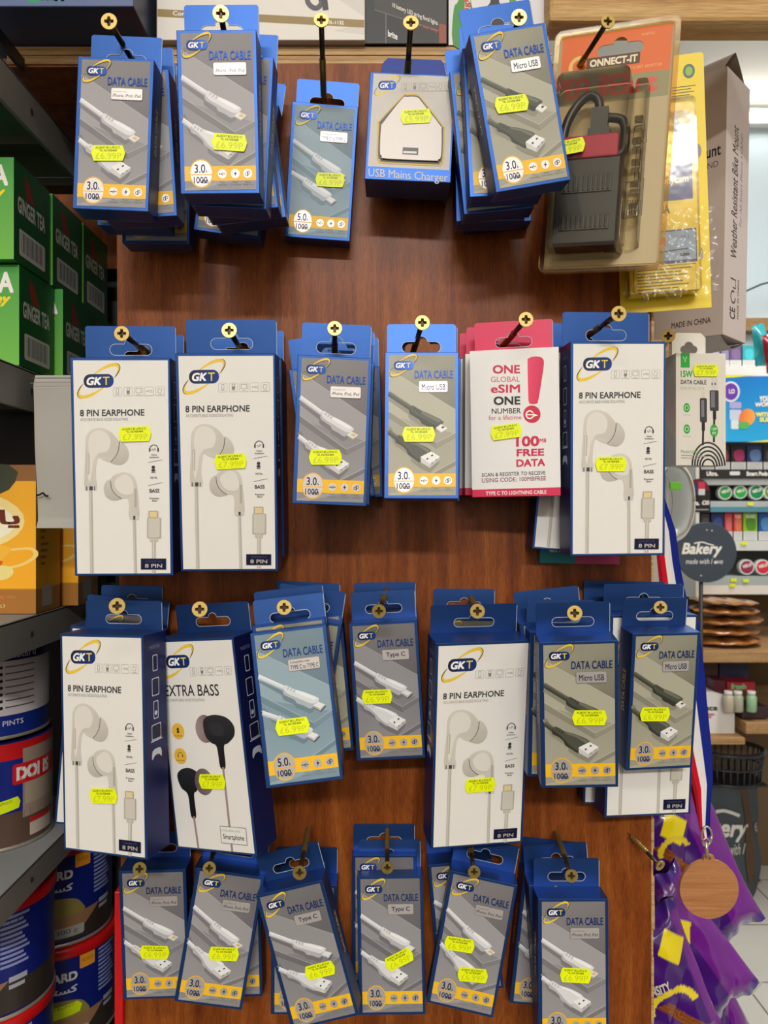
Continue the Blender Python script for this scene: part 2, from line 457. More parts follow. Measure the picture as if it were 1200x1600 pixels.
# red strip at the board's left edge near the bottom
o = MB().box(at(180,0,.556).x, -.006, at(0,1700,.556).z, at(193,0,.556).x, .020, at(0,1391,.556).z, S(206,24,28)).build('carton_edge', PLASTIC, bevel=.001)
tag(o, 'narrow bright red strip down the left edge of the brown board', 'strip')

# ------------------------------------------------------------------ left shelving
SX = -0.262
GREYM = S(142,144,144); LIP = S(138,134,128)
def metal_shelf(z, lip, label, end=.71):
    t = empty('metal_shelf', (SX, 0, z), label=label, cat='shelf', group='grey metal shelves on the left')
    MB().box(-.30, -.10, -.003, 0, end-CD, 0, GREYM).build('shelf_panel', PAINT, t, bevel=.001)
    m = MB().box(-.003, -.10, -lip, .0, end-CD, -.0005, LIP)
    for k in range(3): m.lathe([(.0022,0),(.0022,.0008)], 10, S(60,60,60), Matrix.Translation((0, -.09+.1*k, -lip*.5)) @ Matrix.Rotation(R(90),4,'Y'))
    m.build('front_lip', PAINT, t, bevel=.0006)
    for k in range(4):
        MB().box(-.28, -.09+.08*k, -.010, -.004, -.07+.08*k, -.003, S(96,94,90)).build('underside_rib', PAINT, t)
    return t
ztops = [EYE+.312, EYE+.105, EYE-.077, EYE-.262, EYE-.470]
labs = ['topmost grey metal shelf, dark underside over the ginger tea boxes', 'grey metal shelf that carries the green ginger tea boxes',
        'grey metal shelf that carries the yellow tea boxes', 'grey metal shelf under the custard tins and the tin with red label',
        'lowest grey metal shelf, under the tins with red lids']
shelves = [metal_shelf(z, l, s) for z, l, s in zip(ztops, (.029,.030,.026,.022,.024), labs)]
MB().box(-.002, -.10, .008, .001, -.002, .017, BLACK).build('ticket_strip', PLASTIC, shelves[0])
t = empty('shelf_upright', (at(174,0,.765).x, .765-CD, 0), label='dark grey slotted metal upright behind the left edge of the board', cat='upright')
MB().box(-.010, 0, .4, .014, .015, 1.66, S(84,84,82)).build('post', PAINT, t)
m = MB()
for k in range(25): m.box(-.004, -.0012, .9+.03*k, .004, 0, .9+.03*k+.016, BLACK)
m.build('slot_row', MATTE, t)
o = MB().box(-.62, -.10, .0, -.60, .30, 2.4, S(60,58,56)).box(-.60, .225, 0, -.24, .24, 2.4, S(52,51,50)).box(-.188, .016, 0, -.180, .60, zt-.002, S(52,51,50)).build('shelf_backs_and_blocker', PAINT)  # last box: unseen panel added behind the board to block light from the right
tag(o, 'dark grey back and end panels behind the stocked left shelves, plus an added light blocker', 'panel')
# bent grey sheet at the shelf end
t = empty('sheet_metal_plate', at(86,825,.556), label='light grey bent sheet metal plate beside the earphone box at left', cat='plate')
x0, x1 = at(52,0,.556).x-t.location.x, at(120,0,.556).x-t.location.x; h = 240/1200*.556
def plfn(u, v):
    bend = .004*max(0, (v-.93)/.07) - .003*max(0, (.05-v)/.05)
    return (x0 + (x1-x0)*u + .004*(1-v)*(1-u), .002*math.sin(9*v)*(1-u)*.3 + bend - .001, h*v)
MB().grid(plfn, 4, 40, lambda u, v: S(172,168,158)).build('plate', PAINT, t)
m = MB(); A = Art(m, 60, 110, lambda u, v, L: (x0+u*.001, -.0045-L, h-v*.001))
A.stroke(smooth([(4,88),(7,87),(9,86),(11,88),(13,88)],4,False), 1.3, BLACK); A.stroke([(0,3.5),(31,3.5)], .5, S(60,60,58)); A.stroke([(0,7),(31,7)], .4, S(140,142,140))
m.build('marker_scribble', MATTE, t)

# ginger tea
def tea_box(d, X, z, label):
    t = empty('tea_box', (X-.08, d-CD+.0295, z), label=label, cat='tea box', group='green ginger tea boxes')
    W, H, T = 160, 72, 58; m = MB(); g = S(52,150,60)
    m.box(-.08, -.029, 0, .08, .029, .072, g)
    A = Art(m, W, H, front_map(W, H, T))
    A.poly([(0,0),(W,0),(W,H),(0,H)], S(66,152,66), (S(112,182,70), lambda x, y: y/H))
    A.text('TEA', 128, 5, 156, 20, WHITE, .03); A.text('Honey', 122, 20.5, 154, 30, S(240,214,40), .03, .3)
    for k in range(6): A.rect(20, 34+k*5, 100, 35+k*5, S(30,110,44))
    B = Art(m, T, H, right_map(W, H, T)); B.rect(0, 0, T, H, S(14,84,34))
    B.text('GINGER TEA', 6, 24, 50, 36, S(214,214,204), .03)
    B.poly([(16,6),(24,9),(27,16),(34,22),(20,23),(17,14)], S(150,34,28))
    B.rrect(8, 47, 50, 66, 2, S(206,206,200))
    for k in range(16): B.rect(12+k*2.2, 49, 12+k*2.2+(.5,1.2,.8)[k%3], 63, S(40,44,40))
    m.build('carton', CARD, t); return t
TL = ['green ginger tea box at the far left, front of the upper row', 'green ginger tea box in the middle of the upper row on the left shelf', 'green ginger tea box at the back of the upper row, nearest the board',
      'green ginger tea box at the far left of the lower row', 'green ginger tea box in the middle of the lower row on the left shelf', 'green ginger tea box at the back of the lower row, nearest the board']
zl = EYE+.105+.0005
for (d, X, z), lb in zip([(.543,-.262,zl+.0735),(.605,-.2613,zl+.0735),(.667,-.2613,zl+.0735),(.551,-.262,zl),(.611,-.2557,zl),(.673,-.258,zl)], TL): tea_box(d, X, z, lb)

# yellow tea with arabic lettering
AR = lambda s: s
def arab_box(d, X, label):
    W, H, T = 120, 112, 43
    t = empty('tea_box', (X-.06, d-CD+T/2000, EYE-.0765), label=label, cat='tea box', group='yellow tea boxes')
    m = MB(); m.box(-W/2000, -T/2000, 0, W/2000, T/2000, H/1000, S(214,150,20))
    q = [(-233,676),(206,676),(206,1535),(-233,1535)]          # design coordinates, right part is what shows
    A = Art(m, W, H, front_map(W, H, T), q)
    A.poly([(-233,770),(206,770),(206,1390),(-233,1390)], S(252,196,60), (S(250,176,34), lambda x, y: abs(y-1050)/340))
    A.rect(-233, 676, 206, 770, S(150,100,50))
    A.ell(-40, 1000, 215, 190, S(250,226,150)); A.ell(-30, 1010, 180, 140, S(252,244,214))
    A.poly(smooth([(-160,676),(132,676),(132,820),(40,860),(-60,866),(-160,850)],3), S(58,64,44))
    A.rect(-150, 676, 132, 700, S(58,64,44))
    A.text('\ufef1\ufe8e\ufeb7', -60, 705, 105, 772, WHITE, .02)
    A.text('\ufede\ufef4\ufebb\ufef7\ufe8d', -110, 785, 100, 828, WHITE)
    A.text('\ufee5\ufeee\ufeb4\ufee7\ufe8e\ufef3', -150, 935, 162, 1045, S(110,40,20), .03)
    A.text('\ufec9\ufeee\ufe92\ufec4\ufee4\ufedf\ufe8d', -120, 1050, 68, 1085, S(90,50,30))
    A.stroke(smooth([(120,1170),(190,1160),(205,1200),(170,1250),(120,1275)],5,False), 14, S(248,214,120))
    A.poly(smooth([(-150,1145),(0,1125),(132,1150),(120,1210),(80,1290),(0,1335),(-90,1330),(-150,1260)]), S(250,190,60))
    A.poly(smooth([(-140,1240),(0,1235),(112,1230),(80,1290),(0,1330),(-90,1325)]), S(222,96,16))
    A.ell(110, 1300, 34, 44, S(240,224,140), 20)
    A.rect(-233, 1395, 206, 1535, S(168,112,44)); A.text('NET WT. 1.98 oz (56 g)', -190, 1478, 122, 1502, S(226,190,140))
    A.text('20 bags', -100, 1425, 150, 1452, S(200,120,70))
    B = Art(m, T, H, right_map(W, H, T)); B.rect(0, 0, T, H, S(196,138,20)); B.rect(0, 94, T, H, S(150,104,44))
    for k in range(9): B.rect(8, 34+5*k, 14+(k*7%9), 36+5*k, S(120,80,20))
    B.rect(10, 92, 28, 108, S(150,150,140))
    m.build('carton', CARD, t)
    return t
ab = arab_box(.578, -.262, 'yellow tea box with Arabic lettering and a glass cup, on the left shelf')
arab_box(.629, -.2505, 'yellow tea box mostly hidden behind the tea box with the glass cup')

# tins
def tin(loc, rz, style, label):
    t = empty('food_tin', loc, (0,0,R(rz)), label=label, cat='tin', group='tins on the left shelves')
    r, H = (.048, 86.5) if style in ('blue', 'priced') else (.045, 82); m = MB(); k_ = H/82
    blue = S(24,40,120)
    m.lathe([(r-.002,0),(r,.001),(r,.081*k_),(r-.002,.082*k_)], 96, blue)
    A = Art(m, 280, H, cyl_map(r+.0003, H)); A.maxlen = 3.0
    if style == 'custard':
        A.rect(-125, 0, 125, 12, S(232,190,40), 1); A.rect(-125, 12, 125, 22, S(22,32,84), 1); A.rect(-125, 22, 125, 64, S(214,206,206), 1); A.rect(-125, 64, 125, 82, S(24,44,130), 24)
        A.text("Delicious Custard", 0, 13.5, 62, 20, WHITE)
        for k in range(7): A.rect(8, 27+5*k, 30, 28+5*k, S(70,70,84), 3); A.rect(36, 26+5.2*k, 60, 27+5.2*k, S(90,90,100), 3); A.ell(33, 26.7+5.2*k, 1.4, None, S(30,30,40), n=8)
        A.rect(4, 40, 24, 64, S(36,60,140), 3); A.rect(4, 40, 24, 44, S(232,200,50), 3)
        A.text('MAKES 3 PINTS', 8, 68, 50, 72, WHITE)
        m.lathe([(r+.0015,.0805),(r+.002,.083),(r+.0005,.085),(.01,.0845)], 40, S(190,190,190))
    elif style == 'don':
        A.rect(-125, 0, 125, 13, S(200,26,30), 1); A.rect(-125, 13, 125, 54, S(22,40,130), 1); A.rect(-125, 54, 125, 82, S(92,70,60), 24)
        A.rect(48, 6, 110, 60, S(160,140,124), 8); A.rrect(40, 17, 95, 33, 2, S(210,26,34)); A.text('DONS', 43, 19.5, 76, 30.5, WHITE, .05)
        A.rect(50, 33, 110, 50, S(176,160,140), 6); A.rect(54, 62, 80, 76, S(206,190,176), 4); A.rect(54, 62, 80, 66, S(190,40,40), 4)
        for k in range(5): A.rect(2, 24+6*k, 20, 25.4+6*k, S(180,186,210), 3)
        A.poly([(14,46),(44,42),(46,46),(45,51),(16,56),(12,51)], S(226,246,20))
        A.text('ALSAFAT 80 LUPUS ST.', 17, 46.5, 40, 48.6, S(60,70,10), skew=-.12)
    else:
        A.rect(-125, 0, 125, 60, S(20,34,120), 1); A.rect(-125, 60, 125, 82, S(58,50,44), 24)
        for k in range(11): A.rect(34, 10+3.6*k, 56-(k*5%7), 12+3.6*k, S(150,160,205), 3)
        A.rect(40, 56, 54, 60, S(176,178,190), 2); A.rect(40, 62, 52, 65, S(176,178,190), 2)
        A.text('CUSTARD', -32, 20, 14, 28, WHITE, .04); A.text('\ufea9\ufead\ufe8e\ufe98\ufeb4\ufedb', -20, 32, 14, 40, S(220,224,240), .03)
        A.rrect(16, 8, 30, 20, 1, S(238,160,40)); A.text('NO EGGS', 18, 12, 28, 15, S(180,50,20))
        A.poly(smooth([(-24,60),(-22,48),(-8,44),(10,45),(20,50),(22,62)],4), S(150,136,70)); A.poly([(-28,62),(40,58),(22,74),(-26,76)], S(156,116,82), None)
        A.rrect(-4, 70, 24, 79, 2, S(170,170,164)); A.text('300 g', 0, 72, 18, 77, S(70,70,66))
        if style == 'priced':
            A.poly([(-18,50),(14,47),(18,51),(16,57),(-16,61),(-20,56)], S(226,246,20)); A.text('ALSAFAT 80 LUPUS ST.', -14, 50, 12, 52.4, S(60,70,10), skew=-.09)
    m.build('can_body', PLASTIC, t)
    if style in ('blue', 'priced'):
        MB().lathe([(r+.0012,.0745*k_),(r+.0022,.0755*k_),(r+.0022,.082*k_),(r+.001,.0835*k_),(r-.003,.0828*k_),(.005,.0822*k_)], 48, S(206,20,24)).build('lid', PLASTIC, t)
    MB().lathe([(r+.0008,.0),(r+.0012,.0012),(r+.0002,.0026)], 48, S(186,180,160,.6), cap=False).build('rim', METAL, t)
z4 = ztops[3]+.0006; z5 = ztops[4]+.0006
tin((-.320,.628-CD,z4), -6, 'don', 'blue and red tin with a red DON label, standing on the third shelf')
tin((-.322,.626-CD,z4+.0862), -4, 'custard', 'custard tin with white text panel on top of the tin with red label')
tin((-.345,.560-CD-.021,z4), 20, 'custard', 'custard tin at the far left edge, lower one of its pair')
tin((-.354,.560-CD-.026,z4+.0862), 20, 'custard', 'custard tin at the far left edge, on top of another custard tin')
tin((-.316,.612-CD,z5), 0, 'blue', 'blue tin at the bottom left corner, under a tin with red lid')
tin((-.315,.612-CD,z5+.0888), -4, 'blue', 'blue tin with red lid on top of the bottom left corner tin')
tin((-.300,.714-CD,z5), 22, 'priced', 'blue custard tin with yellow price sticker and bright red lid, lower shelf')
tin((-.304,.714-CD,z5+.0888), 22, 'blue', 'dark blue tin on top of the tin with the yellow price sticker')

# ------------------------------------------------------------------ package artwork
def logo(A, x0, y0, x1, y1, foil=True):
    """GKT badge with its orbit; the box given is that of the dark badge"""
    w, h = x1-x0, y1-y0; cx, cy = (x0+x1)/2, (y0+y1)/2; rx, ry = w*.80, w*.27
    def wd(t): return w*.012 + w*.10*math.sin(math.pi*t)**2
    A.arc(cx, cy, rx*1.03, ry*1.10, -60, 55, lambda t: w*.01+w*.07*math.sin(math.pi*t), S(24,26,40), -37)
    A.arc(cx, cy, rx*1.03, ry*1.10, 120, 235, lambda t: w*.01+w*.07*math.sin(math.pi*t), S(24,26,40), -37)
    A.arc(cx, cy, rx, ry, -120, 60, wd, S(236,200,60), -37)
    A.arc(cx, cy, rx, ry, 60, 240, wd, S(236,200,60), -37)
    c1 = S(22,34,84,.45) if foil else S(24,28,56); c2 = S(36,76,150,.6) if foil else S(28,60,130,.3)
    A.rrect(x0, y0, x1, y1, h*.46, c1, (c2, lambda x, y: (x-x0)/w))
    A.text('GK', x0+w*.10, y0+h*.20, x0+w*.60, y0+h*.81, S(245,245,245), .035, .22)
    A.text('T', x0+w*.64, y0+h*.20, x0+w*.86, y0+h*.80, S(240,214,60), .01)

def dev_icons(A, xs, y0, y1, w, bg):
    for k, x in enumerate(xs):
        A.rring(x, y0, x+w, y1, w*.12, w*.035, (S(150,146,140), bg))
        h = y1-y0; c = S(130,126,122)
        if k == 0: A.rring(x+w*.34, y0+h*.12, x+w*.66, y0+h*.72, w*.05, w*.05, (c, bg))
        if k == 1: A.rrect(x+w*.32, y0+h*.10, x+w*.68, y0+h*.75, w*.05, c); A.rect(x+w*.38, y0+h*.16, x+w*.62, y0+h*.38, bg)
        if k == 2: A.rring(x+w*.16, y0+h*.14, x+w*.84, y0+h*.68, w*.05, w*.05, (c, bg))
        if k == 3: A.ell(x+w*.3, y0+h*.5, w*.07, None, c, n=10); A.stroke([(x+w*.3,y0+h*.5),(x+w*.55,y0+h*.42),(x+w*.9,y0+h*.42)], w*.05, c); A.stroke([(x+w*.5,y0+h*.55),(x+w*.9,y0+h*.60)], w*.05, c)
        if k == 4: A.stroke([(x+w*.34,y0+h*.2),(x+w*.24,y0+h*.66),(x+w*.6,y0+h*.72),(x+w*.72,y0+h*.28),(x+w*.34,y0+h*.2)], w*.06, c)
        if k == 5: A.arc(x+w*.5, y0+h*.5, w*.28, h*.26, 180, 360, w*.06, c, n=8); A.rect(x+w*.3, y0+h*.5, x+w*.7, y0+h*.7, c)
        if k in (0, 1, 2, 4): A.rect(x+w*.28, y0+h*.82, x+w*.72, y0+h*.87, c)

DQ = [(60,57), (825,60), (818,1550), (56,1545)]
def data_front(A, kind):
    """the printed front of a cable box"""
    st = {
     'micro':  dict(bg=S(176,173,152), bg2=S(160,156,138), dk=S(160,157,138), dk2=S(122,119,102), side=S(140,137,119), edge=S(192,190,172), cb=S(78,80,66), hi=S(112,113,96), lo=S(54,55,46), sh=S(140,137,118)),
     'iphone': dict(bg=S(160,157,158), bg2=S(142,140,142), dk=S(134,130,131), dk2=S(112,108,110), side=S(122,119,121), edge=S(182,180,182), cb=S(222,221,222), hi=S(240,240,241), lo=S(182,180,184), sh=S(124,121,124)),
     'typec':  dict(bg=S(150,148,149), bg2=S(132,130,132), dk=S(126,123,124), dk2=S(104,101,103), side=S(112,110,112), edge=S(172,170,172), cb=S(222,221,222), hi=S(240,240,241), lo=S(182,180,184), sh=S(116,113,116)),
     'ctoc':   dict(bg=S(146,168,178), bg2=S(126,150,162), dk=S(124,146,156), dk2=S(104,126,138), side=S(110,136,148), edge=S(164,186,196), cb=S(214,220,222), hi=S(232,236,238), lo=S(170,180,186), sh=S(108,132,144)),
    }[kind]
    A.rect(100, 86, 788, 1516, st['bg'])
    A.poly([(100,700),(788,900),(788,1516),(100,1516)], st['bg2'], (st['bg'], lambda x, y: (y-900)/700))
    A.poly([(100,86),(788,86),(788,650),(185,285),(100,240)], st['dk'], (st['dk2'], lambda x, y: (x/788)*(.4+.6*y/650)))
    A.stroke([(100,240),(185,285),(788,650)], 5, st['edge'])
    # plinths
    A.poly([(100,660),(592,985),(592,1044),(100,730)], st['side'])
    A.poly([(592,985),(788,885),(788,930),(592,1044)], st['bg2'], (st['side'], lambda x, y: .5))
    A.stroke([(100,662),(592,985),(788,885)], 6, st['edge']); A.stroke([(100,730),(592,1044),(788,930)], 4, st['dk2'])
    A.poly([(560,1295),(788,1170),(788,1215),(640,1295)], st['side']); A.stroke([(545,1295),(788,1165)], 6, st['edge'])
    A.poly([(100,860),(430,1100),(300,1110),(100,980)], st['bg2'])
    CB, HI, LO, SH = st['cb'], st['hi'], st['lo'], st['sh']
    for dx, dy, second in ((0, 0, False), (-150, 300, True)):
        if kind == 'ctoc': dx, dy = (10, -10) if not second else (-85, 268)
        X = lambda pts: [(max(x+dx, 101), y+dy) for x, y in pts]
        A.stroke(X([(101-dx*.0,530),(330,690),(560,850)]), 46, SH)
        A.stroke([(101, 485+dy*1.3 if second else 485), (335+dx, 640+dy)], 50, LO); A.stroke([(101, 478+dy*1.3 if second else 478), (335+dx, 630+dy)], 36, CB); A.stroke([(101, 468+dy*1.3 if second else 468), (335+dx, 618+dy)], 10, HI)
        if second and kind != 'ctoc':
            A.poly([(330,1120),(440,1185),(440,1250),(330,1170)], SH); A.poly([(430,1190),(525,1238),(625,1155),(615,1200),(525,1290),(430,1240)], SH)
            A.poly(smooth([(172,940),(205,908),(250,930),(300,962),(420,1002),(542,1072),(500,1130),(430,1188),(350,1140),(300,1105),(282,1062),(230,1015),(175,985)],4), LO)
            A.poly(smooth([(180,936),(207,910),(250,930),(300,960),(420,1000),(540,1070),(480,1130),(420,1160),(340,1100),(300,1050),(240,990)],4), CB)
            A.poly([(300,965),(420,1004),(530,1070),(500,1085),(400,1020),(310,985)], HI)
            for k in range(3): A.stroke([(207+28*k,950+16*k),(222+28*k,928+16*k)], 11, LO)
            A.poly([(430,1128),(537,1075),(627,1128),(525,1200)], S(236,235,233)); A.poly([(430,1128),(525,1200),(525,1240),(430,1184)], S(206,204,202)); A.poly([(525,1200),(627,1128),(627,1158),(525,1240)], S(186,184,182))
            for hx, hy in ((500,1150),(548,1116)): A.poly([(hx-14,hy),(hx+2,hy-12),(hx+14,hy-2),(hx-4,hy+11)], S(40,38,38))
            for hx, hy in ((548,1192),(592,1160)): A.ell(hx, hy, 7, 5, S(40,38,38), n=8)
        else:
            P = [(315,640),(345,608),(385,628),(440,660),(530,698),(662,772),(630,810),(570,858),(500,820),(440,792),(420,758),(360,720),(318,690)]
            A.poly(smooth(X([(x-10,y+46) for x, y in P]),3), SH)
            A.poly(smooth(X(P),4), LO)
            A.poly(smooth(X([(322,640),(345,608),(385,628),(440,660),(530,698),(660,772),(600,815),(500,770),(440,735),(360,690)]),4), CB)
            A.poly(X([(440,664),(530,702),(648,770),(610,780),(500,725),(440,690)]), HI)
            for k in range(3): A.stroke(X([(360+28*k,650+17*k),(378+28*k,628+17*k)]), 12, LO)
            if kind == 'micro': A.poly(X([(585,835),(640,798),(706,842),(645,882)]), S(232,230,224)); A.poly(X([(585,835),(645,882),(645,896),(585,850)]), S(180,178,172)); A.poly(X([(640,830),(660,818),(678,830),(656,844)]), S(60,58,52))
            elif kind == 'iphone': A.poly(X([(590,838),(640,804),(712,836),(660,878)]), S(230,226,216)); A.poly(X([(590,838),(660,878),(660,892),(590,850)]), S(170,166,160)); A.poly(X([(630,840),(655,822),(690,838),(665,858)]), S(214,190,130))
            else:
                A.poly(X([(590,838),(648,800),(722,842),(664,886)]), S(226,228,228)); A.poly(X([(590,838),(664,886),(664,906),(590,856)]), S(120,124,128)); A.poly(X([(664,886),(722,842),(722,858),(664,906)]), S(70,74,78))
                A.stroke(X([(600,838),(664,876),(712,842)]), 5, S(90,96,100))
    # band, rating disc, icons
    A.rect(100, 1296, 788, 1430, S(248,192,34)); A.rect(100, 1430, 788, 1516, st['bg2'])
    A.poly([(100,1500),(420,1430),(560,1430),(220,1516),(100,1516)], st['bg'])
    A.ell(260, 1362, 116, 132, S(240,184,50), n=40); A.ell(260, 1362, 104, 120, SILVER, n=40)
    A.rect(150, 1368, 370, 1378, S(240,184,50))
    A.text('5.0' if kind == 'ctoc' else '3.0', 196, 1278, 300, 1358, NAVY, .012); A.text('A', 303, 1330, 322, 1358, NAVY, .01)
    A.text('1000', 186, 1392, 318, 1452, NAVY, .012); A.text('mm', 262, 1424, 326, 1454, NAVY, .02)
    for k, x in enumerate((462, 588, 708)):
        A.ell(x, 1368, 42, 42, SILVER, n=24)
        if k == 0: A.stroke([(x-28,1370),(x+26,1370)], 6, NAVY); A.ell(x-26,1370,7,None,NAVY,n=8); A.stroke([(x-6,1370),(x+8,1356),(x+16,1356)],5,NAVY); A.stroke([(x-12,1370),(x+2,1384),(x+12,1384)],5,NAVY); A.poly([(x+22,1362),(x+34,1370),(x+22,1378)],NAVY)
        if k == 1: A.poly([(x+8,1338),(x-16,1374),(x-1,1374),(x-8,1400),(x+17,1362),(x+2,1362)], NAVY)
        if k == 2: A.arc(x-12,1374,12,14,0,360,6,NAVY,n=12); A.stroke([(x-1,1342),(x-1,1390)],6,NAVY); A.arc(x+13,1362,12,14,0,360,6,NAVY,n=12); A.stroke([(x+2,1350),(x+2,1396)],6,NAVY)
        a, b_ = (('Data','Transmission'),('Fast','Charging'),('Durable','Tangle Free'))[k]
        A.text(a, x-24, 1438, x+24, 1452, GREYT); A.text(b_, x-50, 1460, x+50, 1477, GREYT)
    logo(A, 152, 152, 354, 240)
    A.text('DATA CABLE', 368, 250, 764, 330, S(34,64,132,.55), .012)
    if kind in ('iphone', 'ctoc'):
        A.rrect(405, 356, 722, 472, 16, S(150,140,138,.3)); A.rrect(409, 360, 718, 468, 14, SILVER)
        if kind == 'iphone': A.text('Compatible with', 425, 382, 560, 402, GREYT); A.text('iPhone, iPod, iPad', 425, 414, 704, 450, S(70,70,76), .01)
        else: A.text('Compatible with', 425, 376, 620, 402, NAVY, .01); A.text('TYPE C to TYPE C', 425, 414, 704, 456, NAVY, .01)
    else:
        A.rrect(411, 358, 710, 474, 16, S(150,140,138,.3)); A.rrect(415, 362, 706, 470, 14, SILVER)
        A.text('Micro USB' if kind == 'micro' else 'Type C', 440 if kind == 'micro' else 455, 388, 684 if kind == 'micro' else 668, 450, NAVY, .012)

def ear_common(A):
    A.rect(298, 421, 684, 1292, WHITE) if False else A.poly([(300,422),(682,428),(697,1293),(315,1296)], S(232,229,222))
    logo(A, 343, 479, 465, 534, False)
    dev_icons(A, (463,506,548,590,634), 533, 569, 35, S(232,229,222))
def tiny(A, a, x0, y0, x1, y1, col): A.text(a, x0, y0, x1, y1, col, .01)
def ear_front(A):
    ear_common(A); D = S(58,54,58)
    A.text('8 PIN EARPHONE', 328, 622, 589, 649, D, .018); A.text('ACCURATE BASS NOISE ISOLATING', 330, 656, 522, 668, S(150,146,140))
    c0, c1, c2 = S(196,190,178), S(216,211,200), S(224,220,210)
    # upper bud
    A.poly(smooth([(486,748),(510,762),(526,795),(521,826),(500,846),(474,846),(452,836),(468,815),(484,785)],5), S(206,201,190), (S(186,180,168), lambda x, y: (y-750)/100))
    A.poly(smooth([(350,772),(354,730),(376,703),(410,696),(446,708),(474,734),(488,760),(487,790),(474,820),(452,836),(424,828),(403,817),(394,850),(392,900),(395,944),(349,944),(346,880),(349,820)],5), c1, (c0, lambda x, y: abs(x-390)/110*.7+(y-700)/500))
    A.poly(smooth([(362,760),(372,722),(402,706),(436,718),(452,752),(440,790),(404,800),(384,830),(376,880),(366,920),(358,860),(364,800)],5), c2)
    A.stroke(smooth([(489,752),(484,790),(470,818),(452,836)],4,False), 3, S(90,86,82))
    A.rrect(355, 800, 367, 886, 5, S(176,170,158)); A.rrect(357, 802, 363, 884, 3, S(212,206,196))
    A.rrect(347, 932, 396, 952, 5, S(206,202,196)); A.rect(366, 934, 380, 951, S(70,66,62)); A.rect(352, 934, 358, 951, S(120,116,110)); A.rect(385, 934, 390, 951, S(120,116,110))
    A.stroke([(371,952),(376,1293)], 14, S(184,179,166)); A.stroke([(369,952),(374,1293)], 5, S(206,201,190))
    # lower bud
    A.poly(smooth([(456,908),(436,914),(425,940),(431,972),(452,990),(476,992),(498,984),(476,970),(458,946)],5), S(204,199,188), (S(184,178,166), lambda x, y: (y-908)/90))
    A.poly(smooth([(452,910),(470,888),(505,877),(536,886),(555,912),(563,960),(567,1010),(567,1062),(529,1062),(528,1014),(520,986),(497,984),(474,972),(456,946)],5), c1, (c0, lambda x, y: abs(x-515)/70*.6+(y-880)/400))
    A.poly(smooth([(470,914),(505,888),(534,900),(546,935),(540,965),(510,968),(480,950)],5), c2)
    A.stroke(smooth([(452,912),(458,946),(476,971),(498,985)],4,False), 3, S(90,86,82))
    A.rrect(550, 944, 559, 1022, 4, S(176,170,158)); A.rrect(530, 1054, 568, 1073, 5, S(206,202,196)); A.rect(545, 1056, 554, 1072, S(70,66,62))
    A.stroke([(549,1073),(555,1294)], 12, S(184,179,166)); A.stroke([(547,1073),(553,1294)], 4, S(206,201,190))
    # right column
    A.arc(628, 786, 17, 19, 180, 360, 3, D, n=14); A.rrect(608, 780, 614, 795, 2, D); A.rrect(642, 780, 648, 795, 2, D); A.stroke([(618,788),(623,784),(626,792),(632,780),(636,788)], 2, D)
    tiny(A, 'Noise', 618, 804, 640, 810, D); tiny(A, 'Isolation', 611, 814, 648, 820, D); A.stroke([(606,838),(662,828)], 1.6, GREYT)
    A.ell(626, 858, 7, 7, D); A.ell(626, 870, 8, 5, D); A.rect(618, 877, 634, 879.5, D); tiny(A, 'HD Mic', 614, 896, 642, 904, D); A.stroke([(606,932),(662,920)], 1.6, GREYT)
    A.text('BASS', 611, 946, 651, 961, D, .015); tiny(A, 'Precision', 612, 981, 650, 988, D); tiny(A, 'Bass', 622, 991, 642, 997, D)
    A.rrect(607, 1035, 647, 1070, 4, S(176,170,154)); A.rect(612, 1040, 642, 1062, S(226,204,150))
    A.rrect(602, 1064, 658, 1148, 4, S(176,171,158)); A.rrect(607, 1066, 653, 1145, 3, S(204,199,186)); A.rect(614, 1148, 645, 1162, S(196,191,178)); A.rect(622, 1162, 637, 1294, S(190,185,172)); A.rect(626, 1162, 630, 1294, S(216,211,200))
    A.rect(577, 1232, 680, 1277, S(20,22,60,.3)); A.text('8 PIN', 594, 1254, 664, 1270, SILVER, .02); A.text('compatible with', 596, 1240, 660, 1247, S(90,90,130))
